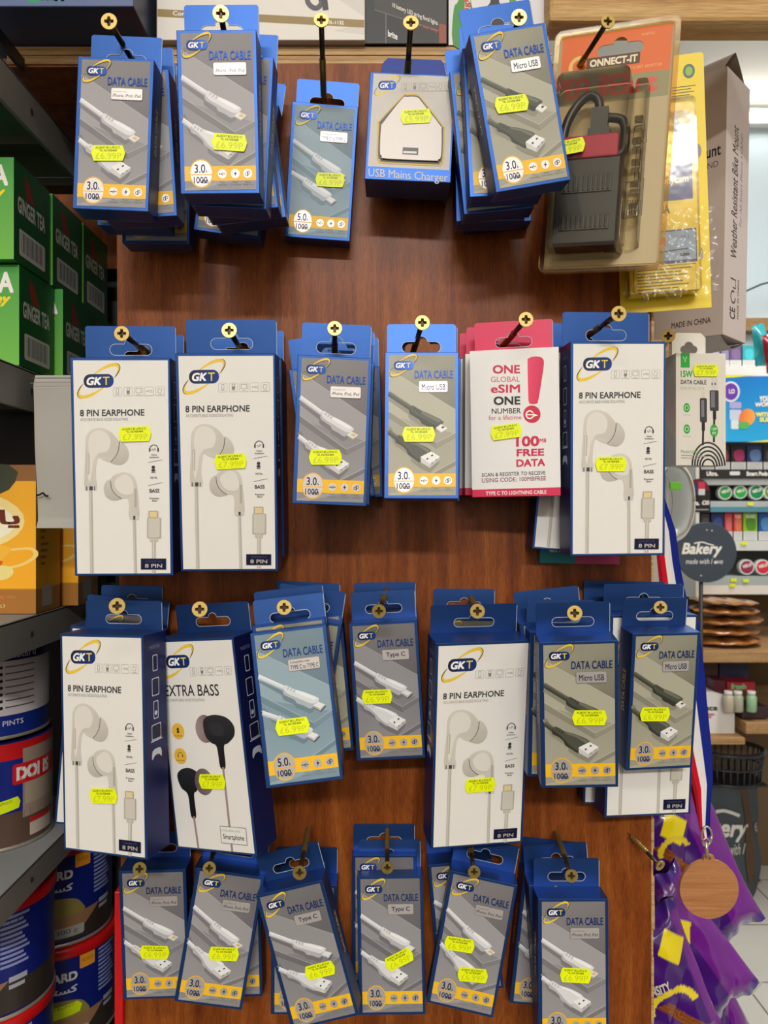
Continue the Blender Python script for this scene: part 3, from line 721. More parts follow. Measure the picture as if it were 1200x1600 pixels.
def bass_front(A):
    ear_common(A); D = S(52,48,52)
    A.text('EXTRA BASS', 322, 604, 598, 652, S(40,38,42), .006); A.text('ACCURATE BASS NOISE ISOLATING', 326, 662, 522, 674, S(150,146,140))
    # upper bud
    A.ell(512, 788, 48, 58, S(122,98,98), 0, 28, (S(168,146,144), lambda x, y: (512-x)/60))
    A.poly(smooth([(505,760),(530,736),(575,730),(625,742),(655,775),(652,815),(620,845),(598,860),(596,945),(570,945),(562,862),(535,845),(510,815)],5), S(22,22,26), (S(52,52,56), lambda x, y: (860-y)/130*.5))
    A.ell(570, 790, 40, 26, S(44,44,48), 20)
    A.stroke([(584,945),(590,1294)], 10, S(160,136,134))
    # lower bud
    A.poly(smooth([(345,990),(370,962),(415,955),(455,975),(465,1010),(440,1050),(424,1068),(424,1160),(398,1160),(392,1070),(360,1040)],5), S(22,22,26), (S(48,48,52), lambda x, y: (1070-y)/110*.5))
    A.ell(480, 1010, 46, 56, S(96,82,82), 0, 28, (S(140,124,122), lambda x, y: (x-440)/110))
    A.stroke([(412,1160),(420,1296)], 10, S(160,136,134))
    for y, k in ((800, 0), (905, 1)):
        A.ell(372, y, 32, 34, S(232,184,60))
        if k == 0: A.ell(372, y-8, 6, 7, D); A.ell(372, y+3, 7, 5, D)
        else: A.arc(372, y-2, 13, 13, 180, 360, 2.5, D, n=10); A.rrect(358, y-4, 363, y+4, 1, D); A.rrect(381, y-4, 386, y+4, 1, D)
        A.text('MICROPHONE' if k == 0 else 'ISOLATING', 352, y+16, 392, y+22, D)
    A.rring(540, 1190, 668, 1262, 3, 2.5, (S(110,106,104), S(232,229,222)))
    A.text('compatible with', 546, 1200, 638, 1216, S(170,166,160)); A.text('Smartphone', 552, 1222, 655, 1250, D, .012)
EQ = [(288,410), (690,418), (708,1302), (305,1305)]

def side_icons(A, W, H, col):
    tiny(A, 'MADE FOR', W*.28, H*.055, W*.72, H*.072, S(110,112,150))
    for k in range(5):
        cx, y = W*.5, H*(.10 + .105*k)
        wv, hv = [(2.6,6.4),(3.8,7),(2.6,7),(5,6),(5,5)][k]
        if k < 4: A.rring(cx-wv, y, cx+wv, y+hv*2*.8, .8, .55, (col, NAVY))
        if k == 2: A.ell(cx, y+7.6, 1.5, None, col, n=12)
        if k == 3: A.rect(cx-6, y+9.8, cx+6, y+10.6, col)
        if k == 4: A.poly(smooth([(cx-5,y+7),(cx-4,y+1.5),(cx+4,y+1.5),(cx+5,y+7),(cx+2,y+5),(cx-2,y+5)],4), col)

def cut_tab(W, h, chamfer=1.2, taper=0.0, slot=.46, sh=.29, zc=.36, br=None):
    w = W/2; o = [(-w,0),(w,0),(w-taper,h-chamfer),(w-taper-chamfer,h),(-w+taper+chamfer,h),(-w+taper,h-chamfer)]
    a = W*slot/2; r = h*sh/2; z = h*zc; br = br or h*.17; hole = []
    for k in range(9): t = R(-90+22.5*k); hole.append((a-r+r*math.cos(t), z+r*math.sin(t)))
    for k in range(7): t = R(0+30*k); hole.append((br*math.cos(t), z+r+br*.9*math.sin(t)+.01))
    for k in range(9): t = R(90+22.5*k); hole.append((-a+r+r*math.cos(t), z+r*math.sin(t)))
    f = .001
    return [(x*f, y*f) for x, y in o], [(x*f, y*f) for x, y in hole]
def tab_mesh(W, h, col, **kw):
    o, hl = cut_tab(W, h, **kw); m = MB(); m.prism(o, -.0003, .0003, col, [hl])
    cx = sum(p[0] for p in hl)/len(hl); cz = sum(p[1] for p in hl)/len(hl); n = len(hl); out = []
    for i, p in enumerate(hl):                       # cut paper edge of the hanging slot
        a, b = hl[i-1], hl[(i+1) % n]; dx, dz = b[0]-a[0], b[1]-a[1]; l = math.hypot(dx, dz) or 1
        out.append((p[0]+dz/l*.0004, p[1]-dx/l*.0004))
    m.add([(p[0], -.00034, p[1]) for p in hl+out], [(i, (i+1)%n, n+(i+1)%n, n+i) for i in range(n)], S(176,184,196))
    (x0, z0), (x1, z1) = o[1], o[2]
    m.add([(x1-.00045, -.00034, z1), (x1, -.00034, z1), (x0, -.00034, z0), (x0-.00045, -.00034, z0)], [(0,1,2,3)], S(150,166,190))
    return m.mesh('hang_tab', CARD)

def sticker_mesh(price):
    m = MB(); w, h = 20.5, 9.4
    P = [(1.6,0),(w-1.6,0),(w-.9,1.6),(w,h/2),(w-.9,h-1.6),(w-1.6,h),(1.6,h),(.9,h-1.6),(0,h/2),(.9,1.6)]
    col = S(240,252,14)
    m.prism([((x-w/2)*.001, (h/2-y)*.001) for x, y in P], 0, .00012, col)
    A = Art(m, w, h, lambda u, v, L: ((u-w/2)*.001, -L, (h/2-v)*.001))
    A.text('ALSAFAT 80 LUPUS ST.', 2.6, .8, 17.8, 2.2, S(52,58,8), .012); A.text('TEL. 020-7828-8848', 5, 2.6, 15.5, 3.8, S(62,68,8), .012)
    A.text(price, 2.6, 4.6, 18.2, 8.3, S(204,213,22))
    return m.mesh('price_sticker', CARD)
STK = {p: sticker_mesh('\u00a3'+p) for p in ('6.99P', '7.99P', '5.99P', '9.99P')}

SIZE = {'data':(46,92,18.5),'thin':(46,92,9),'ear':(62,137.5,24),'ear2':(62,137.5,24),'ear3':(62,137.5,17),'chg':(57,72,28),'esim':(57,96,18),'w15':(40,88,22),'teal':(58,100,4)}
_cm = {}
def carton_mesh(kind, art):
    if (kind, art) in _cm: return _cm[(kind, art)]
    W, H, T = SIZE[kind]; m = MB(); f = .001
    body = {'esim': S(216,40,84), 'w15': S(214,212,210), 'teal': S(24,140,150)}.get(kind, S(46,82,146,.7))
    bm_ = bmesh.new(); bmesh.ops.create_cube(bm_, size=1)
    for v in bm_.verts: v.co = Vector((v.co.x*W*f, v.co.y*T*f, (v.co.z+.5)*H*f))
    bmesh.ops.bevel(bm_, geom=bm_.edges[:], offset=.0003, segments=1, affect='EDGES')
    bm_.verts.index_update(); m.add([v.co[:] for v in bm_.verts], [tuple(v.index for v in p.verts) for p in bm_.faces], body); bm_.free()
    F = front_map(W, H, T)
    if kind in ('data', 'thin'):
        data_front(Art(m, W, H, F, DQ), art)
        if kind == 'data':
            for mp in (left_map, right_map):
                A = Art(m, T, H, mp(W, H, T)); A.rect(.4, .4, T-.4, H-.4, S(22,34,90,.4)); A.text('DATA CABLE', T/2-2.2, 26, T/2+2.2, 54, S(214,180,70), .01, rot=90)
        for mp in (bottom_map,):
            A = Art(m, W, T, mp(W, H, T)); A.stroke([(3,.6),(W-3,.6)], .35, S(150,150,170)); A.stroke([(1,1),(1,T-1)], .3, S(140,140,160))
    elif kind.startswith('ear'):
        A = Art(m, W, H, F, EQ); (bass_front if art == 'bass' else ear_front)(A)
        for mp in (left_map, right_map):
            A = Art(m, T, H, mp(W, H, T)); A.rect(.4, .4, T-.4, H-.4, S(24,32,88,.35))
            if kind == 'ear': side_icons(A, T, H, S(206,210,224))
        A = Art(m, W, T, bottom_map(W, H, T)); A.stroke([(2,.7),(W-2,.7)], .5, S(190,190,200)); A.stroke([(.8,1),(.8,T-1)], .5, S(200,200,206)); A.stroke([(W-.8,1),(W-.8,T-1)], .5, S(200,200,206))
    elif kind == 'chg':
        A = Art(m, W, H, F, [(105,520),(882,560),(822,1515),(85,1490)])
        A.poly([(137,535),(864,574),(812,1410),(110,1380)], S(206,200,190))
        logo(A, 182, 606, 346, 692)
        dev_icons(A, (394,478,554,630,708,786), 628, 706, 68, S(206,200,190))
        o = [(400,752),(440,736),(500,734),(545,742),(590,790),(770,1030),(776,1060),(766,1320),(740,1362),(700,1374),(250,1356),(205,1335),(184,1290),(188,1010),(200,975)]
        A.poly(smooth(o,4), S(214,178,50)); A.poly(smooth([(x+(480-x)*.045, y+(1050-y)*.04) for x, y in o],4), S(88,84,84))
        A.text('USB Mains Charger', 118, 1398, 800, 1492, S(206,202,200), .008, skew=.06)
    elif kind == 'esim':
        A = Art(m, W, H, F, [(80,322),(812,265),(830,1525),(95,1530)]); P = S(206,26,74)
        A.poly([(80,322),(812,265),(829,1452),(94,1466)], S(234,232,228))
        A.poly(smooth([(552,400),(560,370),(600,354),(650,354),(682,372),(688,420),(668,560),(640,725),(620,748),(590,752),(562,735),(556,640)],5), S(236,56,104), (S(206,20,72), lambda x, y: (x-550)/140))
        A.ell(588, 836, 72, 74, S(206,24,64)); A.arc(570, 840, 30, 32, 20, 330, 12, S(245,240,240), n=18); A.stroke([(545,840),(600,840)], 10, S(245,240,240)); A.poly([(600,828),(640,846),(600,856)], S(245,240,240))
        for tx, x0, y0, x1, y1, c, b_ in (('ONE',266,432,490,504,P,.03),('GLOBAL',250,528,490,574,S(206,60,96),0),('eSIM',250,594,490,664,P,.022),('ONE',272,692,492,764,S(26,26,28),.03),('NUMBER',256,792,496,836,S(34,34,36),.01),('for a lifetime',232,850,500,888,P,0),
            ('100',456,1022,648,1110,P,.03),('MB',652,1040,708,1074,P,.02),('FREE',460,1130,690,1190,P,.03),('DATA',458,1216,698,1278,P,.03),('SCAN & REGISTER TO RECEIVE',174,1328,700,1360,S(80,76,80),.01),('USING CODE: 100MBFREE',174,1372,704,1408,S(140,50,84),.005)):
            A.text(tx, x0, y0, x1, y1, c, b_, skew=-.03)
        A.text('TYPE C TO LIGHTNING CABLE', 205, 1482, 708, 1514, WHITE, .02, skew=-.015)
        for mp in (left_map, right_map):
            B = Art(m, T, H, mp(W, H, T)); B.rect(0, 0, T, H*.945, S(222,218,214))
    elif kind == 'w15':
        A = Art(m, W, H, F, [(340,435),(808,440),(800,1465),(338,1490)]); G = S(40,170,60); K = S(34,34,36)
        A.poly([(341,437),(806,442),(798,1463),(340,1487)], S(228,222,210))
        A.rrect(385, 436, 472, 574, 6, G); A.stroke([(410,470),(428,500),(446,470)], 7, S(190,230,190)); A.stroke([(428,500),(428,520)], 7, S(190,230,190));
        A.text('15W', 385, 602, 498, 664, G, .03); A.text('DATA CABLE', 386, 690, 626, 730, K, .02); A.text('FOR IP/12/13/14', 386, 754, 606, 782, S(150,196,140))
        A.rect(672, 664, 732, 784, S(216,212,206)); A.rect(674, 712, 684, 734, K); A.rect(702, 712, 712, 734, K)
        A.rrect(656, 782, 738, 972, 12, S(60,60,62)); A.rect(668, 792, 704, 940, S(120,120,124)); A.rrect(684, 970, 714, 1052, 8, K); A.stroke([(696,1050),(692,1260)], 18, K)
        A.rect(580, 794, 614, 856, S(222,214,196)); A.rrect(564, 856, 630, 1080, 14, S(60,60,62)); A.rect(578, 876, 604, 1030, S(126,126,130)); A.rrect(580, 1070, 610, 1160, 8, K); A.stroke([(594,1150),(590,1290)], 18, K)
        for y in (950, 1148): A.ell(441, y, 30, 44, G); A.arc(441, y, 16, 22, 0, 360, 5, S(220,240,220), n=14); A.rect(405, y+64, 478, y+70, S(176,196,166))
        A.ell(693, 1154, 36, 58, G); A.text('1.2M', 672, 1124, 716, 1150, WHITE, .02); A.text('3FT', 676, 1164, 712, 1190, WHITE, .02)
        for k in range(5): A.arc(640, 1480, 150-24*k, 215-38*k, 180, 356, 15, S(44,44,46), n=18)
        A.text('Model:NX029', 385, 1342, 568, 1372, S(120,176,110)); A.rect(385, 1388, 640, 1396, S(170,166,156)); A.rect(385, 1412, 560, 1420, S(170,166,156))
    elif kind == 'teal':
        A = Art(m, W, H, F); A.rect(26, 60, W, H, S(196,60,110)); A.text('GKT', 6, 84, 20, 92, WHITE, .03)
    _cm[(kind, art)] = m.mesh('carton', CARD); return _cm[(kind, art)]
_tm = {}
def tabm(kind, tall):
    k = (kind[:4], tall)
    if k in _tm: return _tm[k]
    W, H, T = SIZE[kind]; h = 24 if tall else 19
    if kind.startswith('ear'): r = tab_mesh(W-3, h, S(46,82,146,.7))
    elif kind in ('data', 'thin'): r = tab_mesh(W-1.4, h, S(46,82,146,.7), slot=.56)
    elif kind == 'chg': r = tab_mesh(W-2, 27, S(22,40,104,.45), taper=6, chamfer=3, zc=.33, sh=.22, slot=.58)
    elif kind == 'esim': r = tab_mesh(W-5, 22, S(222,50,94), slot=.46)
    elif kind == 'w15': r = tab_mesh(W-12, 21, S(230,226,214), slot=.5, chamfer=4)
    else: r = tab_mesh(W, 20, S(24,140,150))
    _tm[k] = r; return r

GD = 'cable boxes hanging on screws'; GE = 'earphone boxes hanging on screws'; GS = 'pink boxes hanging on screws'
CATS = {'data': ('cable_box','cable box',GD), 'thin': ('cable_box','cable box',GD), 'ear': ('earphone_box','earphone box',GE), 'ear2': ('earphone_box','earphone box',GE), 'ear3': ('earphone_box','earphone box',GE),
        'chg': ('charger_box','charger box',None), 'esim': ('phone_card_box','box',GS), 'w15': ('cable_box','cable box',None), 'teal': ('small_carton','carton',None)}
def hang_box(code, kind, art, label, loc, rot, stickers, price='6.99P'):
    nm, cat, grp = CATS[kind]; W, H, T = SIZE[kind]
    if kind == 'ear': loc = Vector(loc) + Euler([R(a) for a in rot]).to_matrix() @ Vector((0, -.005, 0))
    t = empty(nm, loc, tuple(R(a) for a in rot), label, cat, grp)
    put('carton', carton_mesh(kind, art), t)
    if kind != 'teal':
        put('hang_tab', tabm(kind, code[0] in 'AB'), t, (0, T/2000-.0005, H/1000-.0002))
    if kind == 'chg':
        m = MB(); o = [(400,790),(445,772),(500,770),(540,780),(575,820),(735,1030),(748,1070),(742,1290),(715,1330),(680,1338),(270,1322),(230,1300),(214,1260),(218,1050),(240,1000)]
        h = homography([(105,520),(882,560),(822,1515),(85,1490)], [(0,0),(W,0),(W,H),(0,H)])
        P = [h(*p) for p in smooth(o, 4)]
        m.prism([((u-W/2)*.001, (H-v)*.001) for u, v in P], -T/2000-.0018, -T/2000-.0006, S(228,218,210))
        u, v = h(478, 1258); u2, v2 = h(412, 1226); u3, v3 = h(545, 1290)
        c = m.build('plug_face', PLASTIC, t, bevel=.0008)
        m2 = MB(); m2.box((u2-W/2)*.001, -T/2000-.0020, (H-v3)*.001, (u3-W/2)*.001, -T/2000-.00182, (H-v2)*.001, S(50,48,48)); m2.box((u2+.5-W/2)*.001, -T/2000-.0022, (H-v3+.5)*.001, (u3-1-W/2)*.001, -T/2000-.0020, (H-v3+2)*.001, S(216,212,208))
        m2.build('usb_port', PLASTIC, c)
    for x, z, a in stickers:
        off = .0024 if kind == 'chg' else .0010
        put('price_sticker', STK[price], t, (x/1000, -T/2000-off, z/1000), (0, R(-a), 0))
    return t

# ------------------------------------------------------------------ every hanging box
BOXES = [
('A1','data',(-0.1660,-0.0850,1.6332),(0.4,2.3,0.5),[[-2.3,34.0,2.5]],'iphone','grey cable box with white cable, front of the leftmost stack in top row'),
('A2','data',(-0.0957,-0.1024,1.6365),(3.8,-0.7,0.6),[[6.2,28.7,-4.3]],'iphone','grey cable box with white cable, front of the thick second stack in top row'),
('A3','data',(-0.0474,-0.0104,1.6428),(4.0,3.8,1.8),[[6.7,40.7,1.5]],'ctoc','blue-grey 5.0A cable box hanging alone on a long screw in the top row'),
('A4','chg',(0.0158,-0.0378,1.6688),(-1.4,3.0,-1.2),[[3.4,42.2,5.5]],'chg','small blue and grey USB mains charger box in the top row'),
('A5','data',(0.0889,-0.0914,1.6455),(3.6,-10.7,2.8),[[-5.1,48.7,-2.2]],'micro','tilted Micro USB box, front of the top row stack beside the orange pack'),
('B1','ear',(-0.1659,-0.0542,1.4104),(3.1,-0.1,1.6),[[8.6,89.8,2.1]],'ear','white 8 PIN EARPHONE box, leftmost in the second row, price sticker at its upper right'),
('B2','ear',(-0.0992,-0.0511,1.4138),(5.5,-0.1,0.9),[[2.1,70.1,2.9]],'ear','white 8 PIN EARPHONE box, second from left in the second row'),
('B3','data',(-0.0345,-0.0722,1.4548),(1.7,2.3,2.4),[[-3.5,29.4,2.5]],'iphone','grey cable box with white cable in the second row, just right of two earphone boxes'),
('B4','data',(0.0232,-0.0782,1.4575),(-4.7,0.3,-1.5),[[-1.7,39.8,0.1]],'micro','Micro USB cable box with dark cable in the second row, beside the pink box'),
('B5','esim',(0.0878,-0.0495,1.4603),(1.5,-0.9,-9.8),[[-5.7,42.5,6.2]],'esim','pink and white ONE GLOBAL eSIM box with a big exclamation mark, front of its stack'),
('B6','ear',(0.1499,-0.0477,1.4223),(1.5,-0.4,2.9),[[-4.8,59.0,-0.2]],'ear','white 8 PIN EARPHONE box right of the pink box in the second row'),
('B7','w15',(0.2478,0.0526,1.4864),(-0.1,0.0,2.7),[[3.7,74.3,0.5]],'w15','white 15W data cable box with green badge, beyond the right edge of the board'),
('C1','ear',(-0.1693,-0.0637,1.2357),(-0.2,-1.5,-17.8),[[0.5,36.9,4.1]],'ear','white 8 PIN EARPHONE box turned left, leftmost in the third row'),
('C2','ear',(-0.1006,-0.0537,1.2337),(3.2,-5.3,-23.5),[[3.6,46.0,1.8]],'bass','white EXTRA BASS earphone box showing black earbuds, third row'),
('C3','data',(-0.0472,-0.0945,1.2878),(-4.4,-6.7,1.1),[[-3.4,34.4,0.0]],'ctoc','blue-grey 5.0A cable box tilted beside the EXTRA BASS box, third row'),
('C4','data',(0.0052,-0.0374,1.2848),(0.7,-3.4,-2.9),[[-6.8,42.6,-0.7]],'typec','grey Type C cable box at the middle of the third row'),
('C5','ear',(0.0584,-0.0399,1.2331),(6.9,-0.2,9.1),[[0.5,42.3,0.5]],'ear','white 8 PIN EARPHONE box right of centre in the third row'),
('C6','data',(0.1191,-0.0857,1.2845),(8.9,-2.1,-3.7),[[5.9,45.0,-1.2]],'micro','larger Micro USB cable box, second from right in the third row'),
('C7','data',(0.1796,-0.0464,1.2822),(7.3,-0.3,6.6),[[-5.4,38.2,-2.1]],'micro','rightmost Micro USB cable box of the third row, over a white earphone box'),
('C8','ear3',(0.1783,-0.0290,1.2436),(2.3,0.9,7.9),[],'ear','white earphone box whose lower end shows under the rightmost Micro USB box'),
('D1','data',(-0.1583,-0.0171,1.1123),(3.4,-0.9,1.2),[[0.1,34.1,-2.7]],'iphone','grey cable box with white cable, leftmost of the bottom row'),
('D2','data',(-0.1200,-0.0298,1.1152),(1.1,9.8,3.3),[[4.7,37.1,6.0]],'iphone','grey cable box leaning right, second from left in the bottom row'),
('D3','data',(-0.0382,-0.0445,1.1133),(0.8,-15.1,-3.9),[[6.1,35.0,1.0]],'typec','strongly tilted Type C cable box in the bottom row'),
('D4','data',(0.0058,-0.0218,1.1028),(-5.1,-1.1,-1.0),[[5.5,36.8,25.3]],'typec','upright Type C cable box in the bottom row with a slanted price sticker'),
('D5','data',(0.0522,-0.0283,1.1111),(-0.1,10.4,-5.4),[[-8.1,44.3,4.4],[4.3,26.0,8.6]],'iphone','grey cable box in the bottom row carrying two yellow price stickers'),
('D6','data',(0.1232,-0.0515,1.1051),(-1.4,0.2,0.5),[[1.2,43.3,-3.0]],'iphone','grey cable box at the right end of the bottom row, cut off below'),
('A1b','data',(-0.1538,-0.0648,1.6364),(1.0,-3.1,0.0),[],'iphone','cable box second from the front of the leftmost top row stack, shifted right'),
('A1c','data',(-0.1655,-0.0458,1.6381),(1.0,1.5,0.0),[],'iphone','cable box third from the front of the leftmost top row stack'),
('A1d','data',(-0.1559,-0.0263,1.6335),(1.0,0.5,0.0),[],'iphone','cable box at the very back of the leftmost top row stack'),
('A2b','data',(-0.0949,-0.0818,1.6362),(1.0,3.0,0.0),[],'iphone','cable box right behind the front one of the second top row stack'),
('A2c','data',(-0.0900,-0.0628,1.6412),(1.0,-6.4,0.0),[],'iphone','cable box third from the front of the second top row stack, leaning'),
('A2d','data',(-0.0875,-0.0438,1.6421),(1.0,-7.0,0.0),[],'iphone','cable box fourth in the second top row stack, sticking out at lower right'),
('A2e','data',(-0.1082,-0.0231,1.6409),(1.0,8.5,0.0),[],'iphone','cable box at the back of the second top row stack, tab showing at right'),
('A5b','data',(0.0765,-0.0713,1.6480),(1.0,-3.0,0.0),[],'micro','cable box right behind the tilted Micro USB box of the top row'),
('A5c','data',(0.0748,-0.0523,1.6457),(1.0,-6.0,0.0),[],'micro','cable box third from the front of the Micro USB stack in the top row'),
('A5d','data',(0.0717,-0.0333,1.6464),(1.0,-1.0,0.0),[],'micro','cable box fourth from the front of the Micro USB stack in the top row'),
('A5e','data',(0.0814,-0.0081,1.6540),(1.0,-5.0,0.0),[],'micro','cable box flat on the board at the back of the top row Micro USB stack'),
('B1b','ear2',(-0.1734,-0.0156,1.4159),(1.0,0.0,0.0),[],'ear','earphone box hidden behind the leftmost one of the second row'),
('B2b','ear2',(-0.1001,-0.0156,1.4187),(1.0,-0.6,0.0),[],'ear','earphone box hidden behind the second one of the second row'),
('B3b','data',(-0.0288,-0.0306,1.4582),(1.0,-8.0,0.0),[],'iphone','leaning cable box third in the stack right of the second row earphone boxes'),
('B3c','data',(-0.0325,-0.0523,1.4555),(1.0,2.0,0.0),[],'iphone','cable box directly behind the front one beside the second row earphone boxes'),
('B3d','data',(-0.0238,-0.0091,1.4603),(1.0,-1.2,0.0),[],'iphone','cable box showing a thin strip between two second row cable stacks'),
('B4b','data',(0.0255,-0.0573,1.4574),(1.0,0.5,0.0),[],'micro','cable box behind the Micro USB box of the second row'),
('B5b','esim',(0.0837,-0.0278,1.4615),(1.0,0.0,0.0),[],'esim','pink box right behind the eSIM box with the exclamation mark'),
('B5c','esim',(0.0808,-0.0083,1.4619),(1.0,0.0,0.0),[],'esim','pink box at the back of the eSIM stack, its edge showing at left'),
('B6b','ear2',(0.1332,-0.0180,1.4224),(1.0,5.0,0.0),[],'ear','tilted earphone box, its lower corner showing left of the right second row box'),
('B6c','teal',(0.1415,-0.0025,1.4125),(1.0,1.0,0.0),[],'teal','thin teal and pink carton below the right earphone box of the second row'),
('C1b','ear2',(-0.1966,-0.0180,1.2326),(1.0,5.0,0.0),[],'ear','earphone box peeping out at the left behind the leftmost third row box'),
('C1c','thin',(-0.1849,-0.0039,1.2857),(1.0,1.0,0.0),[],'iphone','flat cable box behind the leftmost third row earphone boxes, only its tab showing'),
('C3b','data',(-0.0483,-0.0721,1.2909),(1.0,-7.0,0.0),[],'micro','cable box right behind the tilted 5.0A box of the third row'),
('C3c','data',(-0.0629,-0.0526,1.2895),(1.0,8.0,0.0),[],'micro','cable box leaning right behind the tilted 5.0A box of the third row'),
('C3d','data',(-0.0432,-0.0353,1.2884),(1.0,-5.0,0.0),[],'micro','cable box fourth in the tilted 5.0A stack, its lower right corner showing'),
('C3e','data',(-0.0616,-0.0081,1.2883),(1.0,3.0,0.0),[],'micro','cable box against the board at the back of the tilted 5.0A stack'),
('C4b','data',(0.0026,-0.0096,1.2880),(1.0,-1.0,0.0),[],'typec','cable box behind the Type C box at the middle of the third row'),
('C5b','data',(0.0574,-0.0081,1.2831),(1.0,0.5,0.0),[],'micro','cable box hidden behind the third row earphone box right of centre'),
('C6b','data',(0.1143,-0.0621,1.2815),(1.0,1.0,0.0),[],'micro','cable box directly behind the larger Micro USB box of the third row'),
('C6c','data',(0.1219,-0.0431,1.2873),(1.0,-6.0,0.0),[],'ctoc','cable box with a tilted light blue tab behind the larger third row Micro USB box'),
('C6d','data',(0.1206,-0.0258,1.2697),(1.0,-0.5,0.0),[],'micro','lowest hanging cable box at the back of the larger third row Micro USB stack'),
('C8b','ear3',(0.1716,-0.0090,1.2435),(1.0,1.0,0.0),[],'ear','white earphone box corner at lower left of the rightmost third row stack'),
('D2b','data',(-0.1087,-0.0098,1.1085),(1.0,-1.0,0.0),[],'iphone','cable box behind the second bottom row box, a strip showing at its right'),
('D3b','data',(-0.0568,-0.0098,1.0961),(1.0,0.5,0.0),[],'iphone','cable box behind the strongly tilted Type C box of the bottom row'),
('D4b','thin',(0.0001,-0.0044,1.1126),(1.0,0.0,0.0),[],'typec','flat cable box behind the upright Type C box of the bottom row'),
('D5b','data',(0.0616,-0.0081,1.1117),(1.0,-5.0,0.0),[],'iphone','cable box behind the one with two price stickers, its badge showing at left'),
('D7','data',(0.1113,-0.0098,1.1020),(1.0,6.0,0.0),[],'iphone','leaning cable box just left of the right end box of the bottom row'),
('D6b','data',(0.1272,-0.0296,1.1072),(1.0,-4.0,0.0),[],'iphone','cable box directly behind the right end box of the bottom row'),
]
for code, kind, loc, rot, st, art, lb in BOXES:
    pr = '7.99P' if (kind.startswith('ear') or kind == 'esim' or kind == 'w15') else ('5.99P' if kind == 'chg' else '6.99P')
    hang_box(code, kind, art, lb, loc, rot, st, pr)

# ------------------------------------------------------------------ screws
BRASS = S(186,160,94,.75); STEEL = S(70,58,44,.7)
def screw_meshes(L, rh):
    """local +Z runs from the tip (origin) to the head"""
    hd = MB(); n = 28; c = rh*.17; a = rh*.58
    outer = [(rh*math.cos(2*math.pi*k/n), rh*math.sin(2*math.pi*k/n)) for k in range(n)]
    cross = [(a,c),(a,-c),(c*1.3,-c*1.3),(c,-a),(-c,-a),(-c*1.3,-c*1.3),(-a,-c),(-a,c),(-c*1.3,c*1.3),(-c,a),(c,a),(c*1.3,c*1.3)]
    tri = tessellate_polygon([[Vector((*p,0)) for p in outer], [Vector((*p,0)) for p in cross]])
    zt_, zr = L, L-rh*.45
    fl = outer + cross; m = len(cross)
    vs = [(p[0]*.96, p[1]*.96, zt_) if i < n else (p[0], p[1], zt_) for i, p in enumerate(fl)]
    vs += [(p[0]*.55, p[1]*.55, zr) for p in cross]
    fs = [tuple(t) for t in tri] + [(n+i, n+(i+1)%m, n+m+(i+1)%m, n+m+i) for i in range(m)] + [tuple(n+m+i for i in range(m))]
    hd.add(vs, fs, [BRASS]*(n+m) + [S(60,44,24,.5)]*m)
    hd.lathe([(rh*.45, L-rh*.75),(rh*.98, L-rh*.16),(rh, L-rh*.10),(rh*.96, L)], n, BRASS, cap=False)
    sh = MB(); r = rh*.42; pr = [(.0002,0),(r*.5,.004)]
    z = .004; top = L*.58
    while z < top:
        pr += [(r*.78,z,BRASS),(r*1.12,z+.0007,BRASS),(r*.78,z+.0014,BRASS)]; z += .0019
    pr = [p if len(p) == 3 else (*p, BRASS) for p in pr]
    pr += [(r*.85,z,STEEL),(r*.85,L-rh*.7,STEEL)]
    sh.lathe(pr, 14, STEEL)
    return hd.mesh('head', METAL), sh.mesh('shank', METAL)
